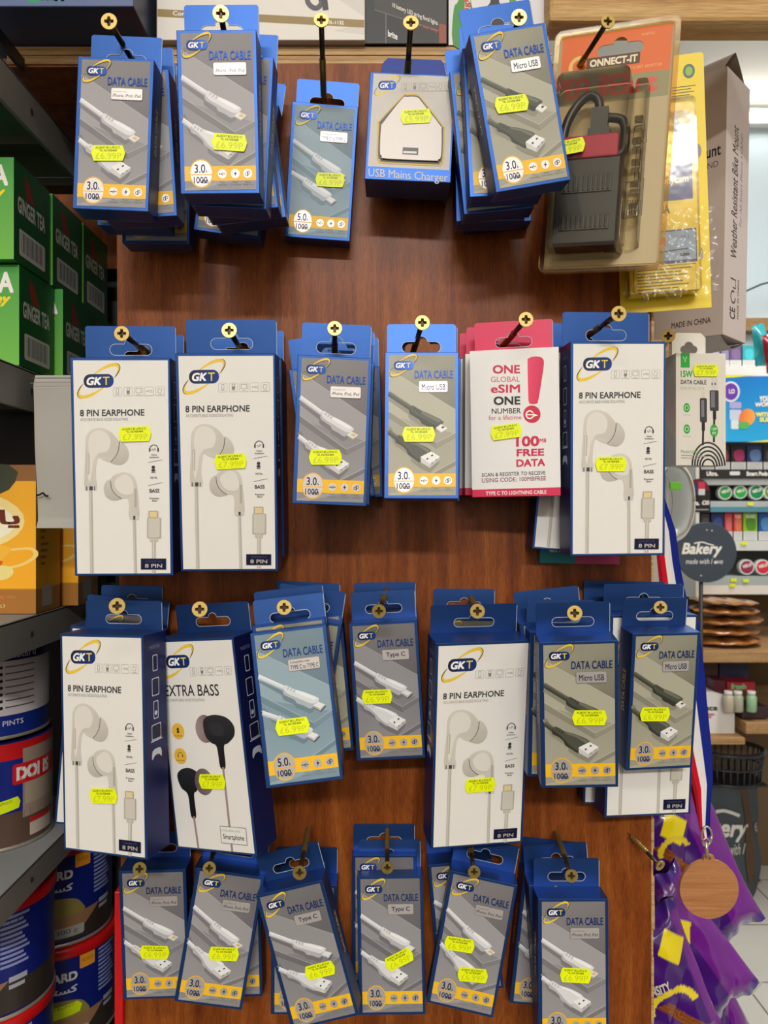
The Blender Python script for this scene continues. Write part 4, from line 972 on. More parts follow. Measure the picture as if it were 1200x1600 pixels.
SCREWS = [  # head px, head distance, tip px, tip distance, head radius, label
 ((170,33),.458,(247,160),.56,.0049,'brass screw above the leftmost stack of the top row'),
 ((345,21),.438,(368,155),.56,.0048,'brass screw through the thick second stack of the top row'),
 ((502,31),.475,(506,160),.56,.0048,'long brass screw holding the single 5.0A box in the top row'),
 ((642,35),.478,(633,165),.56,.0050,'brass screw holding the USB mains charger box'),
 ((811,27),.452,(776,152),.56,.0048,'brass screw above the tilted Micro USB stack of the top row'),
 ((950,33),.470,(872,155),.56,.0045,'brass screw through the orange adapter pack at top right'),
 ((190,521),.470,(247,563),.56,.0047,'brass screw holding the leftmost earphone boxes of the second row'),
 ((358,516),.472,(392,573),.56,.0048,'brass screw holding the second earphone boxes of the second row'),
 ((523,513),.468,(523,566),.56,.0046,'brass screw over the grey cable box right of the second row earphone boxes'),
 ((660,504),.462,(643,558),.56,.0046,'brass screw over the second row Micro USB box'),
 ((822,499),.480,(781,546),.56,.0048,'brass screw through the pink eSIM boxes'),
 ((967,490),.466,(903,535),.56,.0048,'brass screw holding the right earphone box of the second row'),
 ((1044,525),.585,(1036,542),.66,.0052,'brass screw holding the white 15W cable box'),
 ((183,947),.448,(188,941),.56,.0047,'brass screw of the leftmost earphone boxes of the third row'),
 ((312,952),.450,(318,946),.56,.0046,'brass screw of the EXTRA BASS earphone box'),
 ((444,949),.440,(450,943),.56,.0044,'brass screw of the tilted 5.0A stack in the third row'),
 ((592,955),.470,(604,921),.56,.0044,'brass screw with its shaft showing above the middle Type C box of the third row'),
 ((746,955),.462,(736,935),.56,.0046,'brass screw of the third row earphone box right of centre'),
 ((898,958),.430,(892,951),.56,.0043,'brass screw of the larger Micro USB stack in the third row'),
 ((1032,949),.470,(1024,944),.56,.0040,'brass screw of the rightmost third row stack'),
 ((218,1358),.494,(240,1312),.56,.0044,'screw over the badge of the leftmost bottom row box'),
 ((327,1357),.486,(340,1306),.56,.0042,'screw over the badge of the second bottom row box'),
 ((468,1364),.476,(483,1292),.56,.0044,'screw of the strongly tilted Type C box in the bottom row'),
 ((605,1356),.490,(605,1294),.56,.0040,'screw with its shaft showing above the upright Type C box of the bottom row'),
 ((741,1363),.486,(731,1300),.56,.0040,'screw of the bottom row box that has two stickers'),
 ((893,1369),.468,(868,1298),.56,.0040,'screw of the right end stack of the bottom row'),
 ((1032,1353),.530,(981,1301),.56,.0039,'bare slanted screw with nothing on it at the lower right of the board'),
]
for hp, hd_, tp, td, rh, lb in SCREWS:
    a = at(*tp, td); b = at(*hp, hd_); dv = b - a; L = dv.length
    t = empty('screw', a, dv.to_track_quat('Z', 'Y').to_euler(), lb, 'screw', 'screws driven into the board')
    hm, sm = screw_meshes(L, rh); put('head', hm, t); put('shank', sm, t)
# batten that the far right screw is driven into
o = MB().box(at(1008,0,.66).x, .10, at(0,600,.66).z, at(1046,0,.66).x, .14, at(0,530,.66).z, WHITE).build('wooden_batten', PLANK, bevel=.001)
tag(o, 'short wooden batten behind the white 15W cable box', 'batten')
CONLOC, CONROT = (0.1426, -0.0513, 1.6092), (R(-1.5), R(3.9), R(-20.4))
YELLOC, YELROT = (0.1999, -0.0182, 1.5933), (R(1.8), R(-2.2), R(-9.7))

# ------------------------------------------------------------------ boxes on the ledge
def pxbox(x0, x1, d): return at(x0,0,d).x, at(x1,0,d).x
zL = pk1 + .0003
t = empty('cardboard_box', (at(60,0,.5195).x, .5195-CD+.03, zL), label='dark blue box with green lettering at the top left corner', cat='box')
x0, x1 = at(-120,0,.5195).x - t.location.x, at(209,0,.5195).x - t.location.x
m = MB().box(x0, -.03, 0, x1, .03, .10, S(52,62,92))
A = Art(m, 1, 1, lambda u, v, L: (u-t.location.x, -.03-L, v-zL)); P5 = lambda x, y: (at(x,0,.5195).x, at(0,y,.5195).z)
A.poly([P5(-110,-60),P5(208,-60),P5(208,9),P5(-110,9)], S(92,108,150))
A.poly([P5(43,-24),P5(61,-24),P5(61,4),P5(43,4)], S(34,150,100)); A.poly([P5(48,-6),P5(52,0),P5(57,-8),P5(55,-10),P5(52,-4),P5(50,-8)], WHITE)
A.text('MADE', P5(65,0)[0], P5(0,2)[1]+.0, P5(101,0)[0], P5(0,-14)[1], S(90,190,170), .03) if False else None
x_a, x_b, za, zb_ = P5(65,0)[0], P5(101,0)[0], P5(0,2)[1], P5(0,-14)[1]
Pg, Fg = glyphs('MADE', .03); A.up(); m.add([(x_a+(x_b-x_a)*gx-t.location.x, -.03-A.L, za+(zb_-za)*gy-zL) for gx, gy in Pg], Fg, S(90,190,170))
m.build('carton', CARD, t, bevel=.0008)

def ledge_box(name, px0, px1, d, dep, h, col, label, cat, paint=None, rz=0):
    xa, xb = pxbox(px0, px1, d)
    t = empty(name, ((xa+xb)/2, d-CD+dep/2, zL), (0,0,R(rz)), label, cat)
    W, H, T = (xb-xa)*1000, h*1000, dep*1000
    m = MB().box(-W/2000, -dep/2, 0, W/2000, dep/2, h, col)
    if paint: paint(Art(m, W, H, front_map(W, H, T), [(px0,68-h*1200/d),(px1,68-h*1200/d),(px1,66),(px0,66)]), m, W, H, T)
    m.build('carton', CARD, t, bevel=.0006); return t
def p_white(A, m, W, H, T):
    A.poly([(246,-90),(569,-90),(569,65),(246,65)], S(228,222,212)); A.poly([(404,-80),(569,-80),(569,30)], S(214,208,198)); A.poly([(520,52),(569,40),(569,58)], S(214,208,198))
    A.poly([(246,18),(569,35),(569,47),(246,30)], S(150,126,70))
    A.text('Compact', 270, 21, 312, 30, WHITE, .02, skew=.05); A.text('DDL-1132', 506, 35, 537, 41, WHITE, .03, skew=.05)
    for k in range(14): A.rect(409+k*1.9, 60, 409+k*1.9+(.6,1.1,.9)[k%3], 66, S(60,54,50))
    A.stroke(smooth([(484,-30),(480,0),(484,12),(494,17),(502,10),(500,-2)],4,False), 8, S(80,78,80)); A.stroke([(503,-30),(509,20)], 9, S(60,58,60))
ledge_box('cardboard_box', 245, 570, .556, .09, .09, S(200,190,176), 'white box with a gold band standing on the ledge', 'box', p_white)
def p_black(A, m, W, H, T):
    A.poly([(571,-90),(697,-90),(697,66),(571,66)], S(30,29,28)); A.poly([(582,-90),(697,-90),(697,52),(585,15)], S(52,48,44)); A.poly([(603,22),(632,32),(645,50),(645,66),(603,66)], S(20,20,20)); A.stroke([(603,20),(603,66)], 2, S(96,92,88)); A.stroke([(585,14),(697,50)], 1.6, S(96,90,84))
    A.text('10 battery LED string floral lights', 613, 3, 684, 12, S(226,220,210), .015, skew=.40); A.text('indoor use only', 640, 29, 684, 36, S(190,80,50), .01, skew=.34); A.text('brite', 606, 45, 621, 55, S(230,228,222), .03, skew=.4)
    A.poly([(686,35),(697,38),(697,66),(686,66)], S(150,66,30))
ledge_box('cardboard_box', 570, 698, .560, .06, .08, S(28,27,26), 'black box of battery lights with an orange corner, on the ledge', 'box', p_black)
def p_green(A, m, W, H, T):
    A.poly([(702,-90),(857,-90),(857,66),(702,66)], S(222,222,224))
    A.poly(smooth([(708,66),(709,10),(716,-2),(722,-40),(734,-40),(736,0),(741,20),(738,66)],3), S(60,140,40)); A.rect(726, -20, 735, 66, S(216,226,200)); A.text('High Flight', 724, -16, 735, 64, S(190,40,40), .03, rot=90)
    A.poly(smooth([(756,40),(758,10),(766,0),(770,-30),(780,-30),(780,0),(787,6),(786,40)],3), S(34,34,36)); A.rect(796, -60, 806, 66, S(80,150,60))
ledge_box('cardboard_box', 701, 858, .562, .07, .08, S(216,214,212), 'white box picturing green bottles, at the right end of the ledge', 'box', p_green)

# ------------------------------------------------------------------ orange adapter blister pack
W, H, T = 80, 164, 6
t = empty('blister_pack', CONLOC, CONROT, 'orange and beige blister pack with a black cable adapter, under the beam at top right', 'blister pack')
q = [(130,150),(850,45),(760,1640),(35,1660)]     # design: 4 px per photo px, origin (840,10)
m = MB(); o, hl = cut_tab(W-6, H-6, 3, 0, .40, .05, .915, 4.5)
hl2 = [(x+.003, z) for x, z in hl]
m.prism([(x, z+.003) for x, z in o], 0, .0006, S(178,158,116), [[(x, z+.003) for x, z in hl2]])
A = Art(m, W, H, lambda u, v, L: ((u-W/2)*.001, -L, (H-v)*.001), q)
hq = [A.h(*p) for p in [(0,0)]]
# orange head split round the hanging slot
def uvz(y): return y
A2 = Art(m, W, H, lambda u, v, L: ((u-W/2)*.001, -L, (H-v)*.001)); O = S(226,108,42)
zc = 164-(.915*158+3); sl0, sl1 = 43-.40*74/2, 43+.40*74/2
A2.rect(5, 4, 75, 5.2, O); A2.up(); H_ = [(W/2+x*1000, H-3-z*1000) for x, z in hl2]
fl_ = [(5,5.2),(75,5.2),(75,34),(5,34)]; tri_ = tessellate_polygon([[Vector((*p,0)) for p in fl_], [Vector((*p,0)) for p in H_]]); m.add([A2.map(*p, A2.L) for p in fl_+H_], [tuple(q_) for q_ in tri_], O)
A2.rect(5, 34, 75, 51, S(150,140,96)); A2.rect(5, 51, 75, 160, S(186,166,122))
A2.text('to scart', 8, 37, 68, 47, S(220,84,60), .03)
A2.rrect(22, 20, 56, 27.5, .8, S(90,66,40)); A2.text('ONNECT-IT', 24, 21.3, 54.5, 26.3, S(240,224,190), .04); A2.arc(17, 25, 5.6, 6, 50, 320, 2.6, S(240,190,110), n=16)
A2.text('SCART PLUG TO 2 SCART ADAPTOR', 32, 29, 70, 31, S(240,190,120)); A2.text('SCART-02', 56, 8, 64, 9.6, S(240,190,120))
A2.stroke([(56,70),(62,68),(64,80),(58,84),(55,80),(56,70)], .5, S(60,50,36)); A2.stroke([(58,84),(58,104)], .5, S(60,50,36)); A2.stroke([(60.5,84),(60.5,104)], .5, S(60,50,36)); A2.stroke([(53,106),(64,104),(64,128),(53,130),(53,106)], .5, S(60,50,36))
for k in range(3): A2.stroke([(54.5+3.2*k,118),(56.5+3.2*k,118),(56.5+3.2*k,127),(54.5+3.2*k,127),(54.5+3.2*k,118)], .5, S(60,50,36))
A2.stroke([(42,150),(47,150.5),(52,153)], [3,2.4,1], S(40,40,44)); A2.ell(53, 147, 1.2, None, S(50,50,50))
m.build('backing_card', CARD, t)
AMB = clear_mat('amber_clear_plastic', (.93,.83,.60), .04, .15); CLR = clear_mat('smoky_clear_plastic', (.95,.92,.83), .03, .10)
m = MB()
def rrp(x0, z0, x1, z1, r): return Art(m, 1, 1, None).rr(x0, z0, x1, z1, r)
m.prism([(x*.001, z*.001) for x, z in rrp(-40,0,40,164,5)], .0008, .0018, WHITE, [[(x*.001, z*.001) for x, z in rrp(-35.5,4.5,35.5,159.5,3)]])
m.prism([(x*.001, z*.001) for x, z in rrp(-40,0,40,164,5)], -.0022, -.0012, WHITE, [[(x*.001, z*.001) for x, z in rrp(-36.5,3.5,36.5,160.5,3)]])
m.build('clamshell_rim', AMB, t)
m = MB()                                         # raised blister, sides slope in
def blister(m, x0, z0, x1, z1, dp, r, ins):
    a = rrp(x0, z0, x1, z1, r); b = rrp(x0+ins, z0+ins, x1-ins, z1-ins, r); n = len(a)
    vs = [(x*.001, -.0008, z*.001) for x, z in a] + [(x*.001, -dp*.001, z*.001) for x, z in b]
    m.add(vs, [(i, (i+1)%n, n+(i+1)%n, n+i) for i in range(n)] + [tuple(range(n, 2*n))], WHITE)
blister(m, -34, 8, 14, 124, 24, 5, 1.2)
blister(m, 14.2, 14, 24, 122, 10, 2, 1.2)
for k in range(5): blister(m, 15.5, 30+14*k, 22.5, 40+14*k, 13, 1, .8)
m.build('blister', CLR, t)
m = MB(); DK = S(30,30,31)
m.box(-.029, -.022, .012, .010, -.003, .066, DK); m.box(-.025, -.0228, .020, .006, -.0221, .030, S(44,44,45)); m.box(-.025, -.0228, .044, .006, -.0221, .056, S(44,44,45))
for k in range(10): m.box(-.024+.003*k, -.0233, .021, -.0225+.003*k, -.0222, .029, S(18,18,18)); m.box(-.024+.003*k, -.0233, .045, -.0225+.003*k, -.0222, .055, S(18,18,18))
ad = m.build('scart_plug', PLASTIC, t, bevel=.0012)
MB().box(-.030, -.021, .067, .008, -.003, .082, S(178,34,70)).build('red_insert', CARD, t, bevel=.001)
m = MB(); m.tube([Vector((x*.001, -.012, z*.001)) for x, z in smooth([(-27,70),(-28,84),(-26,96),(-20,107),(-13,112),(-7,108),(-6,98)],5,False)], .0030, DK, 10)
m.tube([Vector((x*.001, -.010, z*.001)) for x, z in smooth([(-6,98),(6,96),(10,92),(11,84),(10,74),(0,70),(-20,71)],5,False)], .0030, DK, 10); m.box(-.0105, -.016, .086, .000, -.006, .102, S(38,38,39)); m.box(-.012, -.017, .083, .002, -.005, .088, S(38,38,39))
m.build('cable', PLASTIC, t)
put('price_sticker', STK['9.99P'], t, (-.022, -.0256, .073), (0, R(-6), 0))

# ------------------------------------------------------------------ yellow cable pack
W, H, T = 62, 178, 16
t = empty('blister_pack', YELLOC, YELROT, 'yellow camcorder cable pack in crumpled clear wrap, behind the orange adapter pack', 'blister pack')
Y = S(242,212,26)
m = MB(); o, hl = cut_tab(W, H, 1.5, 0, .26, .05, .86, 4.0)
m.prism(o, .006, .0066, Y, [hl])
A = Art(m, W, H, lambda u, v, L: ((u-W/2)*.001, .006-L, (H-v)*.001)); K = S(70,60,30)
A.ell(52, 12, 4, 5, S(60,110,90)); A.ell(52, 12, 2.4, 3.2, S(150,180,60)); 
for k in range(6): A.rect(40, 22+2*k, 56-(k*3%5), 22.6+2*k, K)
A.rect(24, 39, 38, 52, S(226,222,214))
for k in range(8): A.rect(25+1.5*k, 41, 25.5+1.5*k+(k%3)*.3, 51, S(40,40,40))
A.ell(56, 68, 2.6, 5, S(150,140,130)); A.ell(55, 140, 2.6, 5, S(150,140,130))
m.build('backing_card', CARD, t)
m = MB(); m.box(-.026, -.009, .010, .020, .005, .100, Y)
A = Art(m, W, H, lambda u, v, L: ((u-W/2)*.001, -.009-L, (H-v)*.001))
A.rrect(16, 80, 48.5, 106, .6, S(60,66,140)); A.text('Handycam', 22, 89, 46, 96, S(236,220,140), .03)
A.text('VMC-408A', 8, 108, 33, 114.5, S(40,36,24), .03)
A.rect(6, 126, 50, 149, S(60,70,130)); A.rect(6, 127, 49.4, 147, S(150,170,206)); A.text('80cm', 10, 128.5, 30, 137, S(226,60,40), .05, .2); A.text('(2.6ft.)', 36, 130, 45, 133, S(90,90,110)); A.stroke([(20,141),(44,139.5)], .9, S(50,50,70)); A.rect(39, 142.5, 45, 144.5, S(40,40,50))
for k in range(8): A.rect(10, 152+2.2*k, 46-(k*7%11), 152.8+2.2*k, S(110,96,30))
A.stroke([(7.5,150.2),(49,150.2),(49,168.5),(7.5,168.5),(7.5,150.2)], .4, S(60,54,20)); 
m.build('inner_box', CARD, t, bevel=.0008)
m = MB(); m.tube([Vector((x*.001, -.002, z*.001)) for x, z in smooth([(-18,102),(-14,124),(-6,136),(4,134),(11,122),(14,104)],6,False)], .0030, S(112,120,134), 10); m.tube([Vector((x*.001, -.003, z*.001)) for x, z in smooth([(-8,104),(-5,122),(-7,133)],5,False)], .0032, S(120,120,170), 10)
m.build('cable', PLASTIC, t)
m = MB()
def rrp(x0, z0, x1, z1, r): return Art(m, 1, 1, None).rr(x0, z0, x1, z1, r)
blister(m, -28, 8, 22, 142, 11, 3, 1.0)
m.build('blister', CLR, t)
rp = random.Random(5)
def crump(u, v):
    e = math.sin(37*u+11*v)*math.sin(23*v-17*u)*.0010 + math.sin(41*u)*math.sin(33*v+3)*.0004
    return (-.031+.062*u + .001*math.sin(40*v), -.0135+e-.003*math.sin(math.pi*u), .004+.060*v + .003*math.sin(21*u)*(1-v))
MB().grid(crump, 40, 40, lambda u, v: WHITE).build('clear_wrap', clear_mat('crinkled_clear_wrap', (.98,.98,.97), .02, .2), t)

# ------------------------------------------------------------------ bike mount carton
d0 = .64; Pc = at(1129, 522, d0)
W, H, T = 110, 222, 51
cr = Euler((0, R(1.0), R(-45)))
t = empty('tall_carton', Pc, cr, 'tall pinkish grey bike mount carton hanging behind the yellow pack', 'carton')
m = MB(); f = .001; cc = S(186,172,164)
m.box(-W*f, 0, 0, 0, T*f, H*f, cc)
A = Art(m, W, H, lambda u, v, L: ((u-W)*f, -L, (H-v)*f)); A.rect(.5, .5, W-.5, H-.5, S(190,174,164))
A.text('Bike Mount', 62, 62, 106, 72, S(30,26,26), .02); A.text('Phone STAND', 66, 76, 104, 81, S(90,80,76)); A.text('MADE IN CHINA', 66, 206, 100, 211, S(40,34,32), .01)
B = Art(m, T, H, lambda u, v, L: (L, u*f, (H-v)*f)); B.rect(.4, .4, T-.4, H-.4, S(214,202,198))
B.text('Weather Resistant Bike Mount', 14, 42, 27, 154, S(34,28,28), .015, .15, rot=90); B.text('For All Smart Phone STAND', 32, 44, 37, 124, S(96,86,84), 0, .15, rot=90)
B.text('CE', 14, 196, 26, 206, S(40,34,34), .02, rot=90); B.arc(21, 187, 5, 5, 0, 300, 1.6, S(40,34,34), n=12); B.stroke([(15,172),(26,172),(26,179),(20,179)], 1.4, S(40,34,34)); B.text('MADE IN CHINA', 30, 170, 34, 204, S(60,52,52), .01, rot=90)
m.build('carton', CARD, t, bevel=.0008)
m = MB(); prof = []
for k in range(9): a = R(90*k/8); prof.append((-.002-.10*(k/8)*0, 0))
def flap(u, v): return (-.003 - .104*u, T*f*(.02+.96*v)*1.0, H*f + .030*math.sin(R(100)*(1-abs(v-.5)*2)*.5)*(1-.2*u))
m.grid(flap, 6, 12, lambda u, v: S(150,132,120)); m.build('top_flap', CARD, t)
m = MB(); m.grid(lambda u, v: (-.002-.10*u, T*f*v, -.008*math.sin(math.pi*v)-.004*u), 4, 8, lambda u, v: S(196,188,182)); m.build('bottom_flap', CARD, t)

# ------------------------------------------------------------------ medal
dm = .60
t = empty('medal', at(1107,1388,dm), label='plain round wooden medal on a red, white and blue ribbon', cat='medal')
rr_ = 46/1200*dm; m = MB()
o = [(rr_*math.cos(R(a)), rr_*math.sin(R(a))) for a in range(100, 441, 5)]
lug = [(rr_*.20, rr_*1.02),(rr_*.15, rr_*1.13),(0, rr_*1.17),(-rr_*.15, rr_*1.13),(-rr_*.20, rr_*1.02)]
hole = [(rr_*.06*math.cos(R(a)), rr_*1.04+rr_*.06*math.sin(R(a))) for a in range(0, 360, 30)]
m.prism(o+lug, -.0015, .0015, S(186,124,78), [hole]); m.build('wooden_disc', DISCW, t, bevel=.0004)
m = MB(); c = at(1104,1306,dm-.001) - t.location
m.tube([c + Vector((.0040*math.cos(R(a)), 0, .0072*math.sin(R(a)))) for a in range(0, 361, 20)], .0008, S(200,190,170,.7), 8); m.tube([at(1103,1316,dm-.002)-t.location, at(1105,1340,dm-.002)-t.location], .0014, S(196,186,160,.7), 8)
m.tube([at(1103,1316,dm-.002)-t.location+Vector((.0028*math.cos(R(a)),0,.003*math.sin(R(a)))) for a in range(0,361,30)], .0006, S(200,190,170,.7), 6)
m.build('metal_ring', METAL, t)
def ribbon(path, label_cols, nm):
    m = MB(); n = len(path)
    def fn(u, v):
        k = v*(n-1); i = min(int(k), n-2); fr = k-i
        a = path[i]; b = path[i+1]
        l = [a[0][j]+(b[0][j]-a[0][j])*fr for j in (0,1)]; r = [a[1][j]+(b[1][j]-a[1][j])*fr for j in (0,1)]; d = a[2]+(b[2]-a[2])*fr
        p = at(l[0]+(r[0]-l[0])*u, l[1]+(r[1]-l[1])*u, d + .002*math.sin(math.pi*u)) - t.location
        return p
    def cf(u, v):
        for lim, c in label_cols:
            if u <= lim: return c
    m.grid(fn, 48, 60, cf); return m.build(nm, FABRIC, t)
RED, WH, BL = S(204,24,44), S(234,230,226), S(30,44,140)
ribbon([((1012,582),(1030,578),.655),((1010,640),(1030,640),.632),((1012,710),(1033,704),.60),((1018,780),(1036,770),.585),((1022,830),(1056,830),.585),((1026,870),(1062,880),.588),((1032,930),(1072,930),.592),((1046,1060),(1100,1050),.60),((1068,1180),(1112,1170),.604),((1085,1240),(1114,1220),.603),((1093,1296),(1106,1292),.60)], [(.16,S(150,20,36)),(.36,RED),(.68,WH),(1.01,BL)], 'front_ribbon')
ribbon([((1072,1000),(1090,960),.612),((1084,1060),(1102,1060),.612),((1074,1160),(1108,1150),.612),((1078,1230),(1114,1215),.61),((1088,1270),(1110,1268),.607),((1098,1312),(1110,1306),.60)], [(.3,RED),(.55,WH),(1.01,BL)], 'rear_ribbon')

# ------------------------------------------------------------------ purple crisp bags behind the board
def crisp_bag(cx, cy, d, w, h, rz, ry, label, seed, pattern, words=()):
    t = empty('crisp_bag', at(cx, cy, d), (R(-8), R(ry), R(rz)), label, 'crisp bag', 'purple crisp bags beside the board')
    rp = random.Random(seed); ph = [rp.uniform(0, 6) for _ in range(8)]
    def fn(side):
        def g(u, v):
            x, z = (u-.5)*w, (v-.5)*h
            e = min(1, (min(v, 1-v))/.16); e = math.sin(e*math.pi/2); ex = math.sin(math.pi*u)**.55 if 0 < u < 1 else 0
            th = .017*e*ex
            wr = (.0012*math.sin(17*u+ph[0]+7*v)*math.sin(9*v+ph[1]) + .0042*abs(math.sin(5*u-6*v+ph[2])) + .0014*math.sin(47*u+ph[3])*(1-e)) * (.35+.65*ex)
            pinch = 1 - .10*math.sin(math.pi*v)
            return (x*(pinch+.06*math.sin(8*v+ph[4])*.4), side*(th + wr*side*-.0 + wr), z + .003*math.sin(15*u+ph[5])*(1-e))
        return g
    def cf(u, v):
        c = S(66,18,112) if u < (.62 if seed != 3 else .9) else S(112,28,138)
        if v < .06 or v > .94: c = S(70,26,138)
        for kind, a, b, ww, hh in pattern:
            du, dv = abs(u-a)/ww, abs(v-b)/hh
            if kind == 'd' and du + dv < 1: c = S(244,222,20)
            if kind == 'r' and .72 < math.hypot((u-a)/ww, (v-b)/hh) < 1 and v > b: c = S(232,206,40)
            if kind == 'c' and abs((u-a)/ww + (v-b)/hh*.8) < .35 and dv < 1: c = S(120,62,24) if (int(v*90)+int(u*60)) % 3 else S(160,92,40)
            if kind == 'w' and du < 1 and dv < 1 and (int(u*140)) % 3: c = S(216,200,170)
        return c
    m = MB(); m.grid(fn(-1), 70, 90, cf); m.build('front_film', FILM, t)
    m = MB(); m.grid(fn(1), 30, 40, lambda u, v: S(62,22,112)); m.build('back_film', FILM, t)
    if words:
        g = fn(-1); m = MB()
        def wm(u, v, L): p = g(u/100, 1-v/100); return (p[0], p[1]-.0008-L*10, p[2])
        A = Art(m, 100, 100, wm)
        for z in words: A.text(*z)
        m.build('lettering', FILM, t)
    return t
PB = [('d',.46,.80,.16,.12),('d',.42,.44,.14,.12),('c',.36,.6,.16,.14),('r',.38,.66,.18,.10)]
PB2 = [('d',.60,.66,.15,.11),('c',.25,.72,.16,.12),('r',.3,.4,.2,.1)]
PB3 = [('d',.78,.74,.18,.14),('r',.56,.34,.3,.14),('c',.62,.26,.2,.13)]
crisp_bag(1074, 1352, .78, .105, .155, 8, -22, 'purple crisp bag right behind the wooden medal, topmost of the pile', 1, PB)
crisp_bag(1064, 1480, .735, .088, .135, 6, -34, 'purple crisp bag just below the wooden medal, sharp lower right corner', 2, PB2)
crisp_bag(1022, 1530, .685, .088, .115, 0, -20, 'purple crisp bag with two yellow patches beside the lower board edge', 3, PB3, [('YOUR',28,38,44,43,S(214,206,190),.03),('INTENSITY',22,45,60,52,S(214,206,190),.03)])
crisp_bag(1104, 1566, .785, .070, .120, 20, -22, 'purple crisp bag at the bottom right, lighter violet', 4, [])
crisp_bag(1034, 1400, .83, .075, .120, 0, -16, 'dark purple crisp bag squeezed between the board and the medal', 5, PB)

# ------------------------------------------------------------------ vape shelves at the back
DV = 2.80
def P(x, y, d=DV): return at(x, y, d)
t = empty('display_shelf', (P(1150,0).x, P(0,0).y, 0), label='white shop shelf unit of vapes at the right background', cat='shelf unit')
ox, oy = t.location.x, t.location.y
xa, xb = P(1089,0).x-ox, P(1330,0).x-ox
def slab(m, y0, y1, dep0, dep1, col, x0=None, x1=None):
    m.box(xa if x0 is None else x0, dep0, P(0,y1).z, xb if x1 is None else x1, dep1, P(0,y0).z, col)
m = MB(); slab(m, 530, 930, .25, .27, S(90,92,94)); m.build('back_panel', PAINT, t)
m = MB(); m.box(xa-.012, -.02, P(0,935).z, xa, .27, P(0,690).z, S(224,222,216)); m.build('side_panel', PAINT, t)
for y0, y1, c in ((573,590,S(236,236,232)),(748,758,S(170,176,176)),(783,792,S(176,184,184)),(845,860,S(214,218,216)),(900,914,S(170,182,180)),(914,928,S(226,222,214))):
    m = MB(); slab(m, y0, y1, -.015, .25, c); m.build('shelf_board', PAINT, t)
m = MB(); slab(m, 792, 800, -.02, -.012, S(84,140,160)); m.build('price_rail', PLASTIC, t)
m = MB()
for x, y in ((1164,785),(1196,786),(1154,846),(1138,903),(1157,904),(1136,911)): m.box(P(x,0).x-ox, -.021, P(0,y+5).z, P(x+9,0).x-ox, -.0205, P(0,y).z, S(226,246,30))
m.build('price_tags', CARD, t)
m = MB(); slab(m, 734, 748, -.02, -.012, S(40,40,42)); A = Art(m, 1, 1, lambda x, y, L: (P(x,0).x-ox, -.0205-L*20, P(0,y).z))
A.text('Ultra.', 1100, 737, 1118, 744, WHITE, .05); A.rrect(1136, 737, 1152, 743, 2, S(220,220,220)); A.text('Smart Pods', 1162, 737, 1195, 744, WHITE, .05)
m.build('name_rail', PLASTIC, t)

# blue poster
p = empty('poster', (P(1200,0).x, P(0,0).y-.03, P(0,692).z), label='bright blue poster reading YOU WORLD WITH SUIT above the vapes', cat='poster')
px_, pz_ = p.location.x, p.location.z
m = MB(); m.box(P(1096,0).x-px_, 0, 0, P(1330,0).x-px_, .006, P(0,590).z-pz_, S(20,130,206))
A = Art(m, 1, 1, lambda x, y, L: (P(x,0).x-px_, -L*20, P(0,y).z-pz_))
A.poly([(1097,590),(1329,590),(1329,691),(1097,691)], S(16,120,200), (S(40,170,226), lambda x, y: (y-590)/100))
A.poly([(1097,588),(1180,588),(1140,592),(1097,594)], S(236,226,60)); A.poly([(1160,692),(1329,676),(1329,692)], S(236,226,60))
A.ell(1136, 614, 14, 16, S(226,226,240)); A.ell(1136, 614, 11, 13, S(110,60,170)); A.text('LO', 1133, 610, 1142, 617, WHITE, .04)
A.rrect(1134, 630, 1152, 640, 2, S(180,170,220)); A.rrect(1134, 642, 1152, 658, 2, S(200,210,230)); A.rrect(1136, 658, 1148, 672, 2, S(220,226,230))
A.ell(1161, 654, 12, 14, S(240,110,70), 30, 24, (S(246,180,70), lambda x, y: (x-1150)/25)); A.ell(1156, 666, 9, 6, S(90,180,90))
A.text('YOU WANT', 1180, 621, 1222, 630, WHITE, .05, skew=-.05); A.text('WORLD', 1173, 631, 1206, 638, WHITE, .05, skew=-.05); A.text('WITH A', 1174, 646, 1206, 653, S(246,240,120), .05); A.text('SUIT', 1180, 654, 1200, 661, S(246,240,120), .05)
m.build('printed_sheet', CARD, p)

def pack(name, x0, x1, y0, y1, cols, label, cat, group, d=DV-.0, text=None, lab=True):
    a, b = P(x0, y1, d), P(x1, y0, d); wv, hv = b.x-a.x, b.z-a.z
    q = empty(name, ((a.x+b.x)/2, d-CD+.025, a.z), label=label, cat=cat, group=group)
    m = MB(); m.box(-wv/2, -.012, 0, wv/2, .012, hv, cols[0])
    A = Art(m, wv*1000, hv*1000, lambda u, v, L: ((u-wv*500)*.001, -.012-L*10, (hv*1000-v)*.001)); Wm, Hm = wv*1000, hv*1000
    if len(cols) > 1: A.poly(smooth([(Wm*.2,Hm*.25),(Wm*.8,Hm*.2),(Wm*.85,Hm*.6),(Wm*.3,Hm*.62)],4), cols[1])
    if text: A.text(text, Wm*.15, Hm*.08, Wm*.85, Hm*.2, WHITE, .03)
    if lab: A.rect(0, Hm*.68, Wm, Hm, S(222,222,220)); [A.rect(Wm*.1, Hm*(.73+.07*k), Wm*.9, Hm*(.745+.07*k), S(150,150,150)) for k in range(4)]
    m.build('carton', CARD, q, bevel=.0006); return q
GV = 'vape packs on the back shelves'
top = [(1100,1112,S(210,150,180),'pink vape pack at the left of the top row above the blue poster'),(1114,1127,S(150,140,160),'grey-lilac vape pack second in the top row above the blue poster'),(1129,1142,S(120,116,150),'grey vape pack beside the one with yellow sticker, top row'),(1143,1161,S(110,90,130),'dark violet vape pack with a yellow sticker above the blue poster'),(1163,1182,S(60,170,180),'turquoise vape pack above the blue poster')]
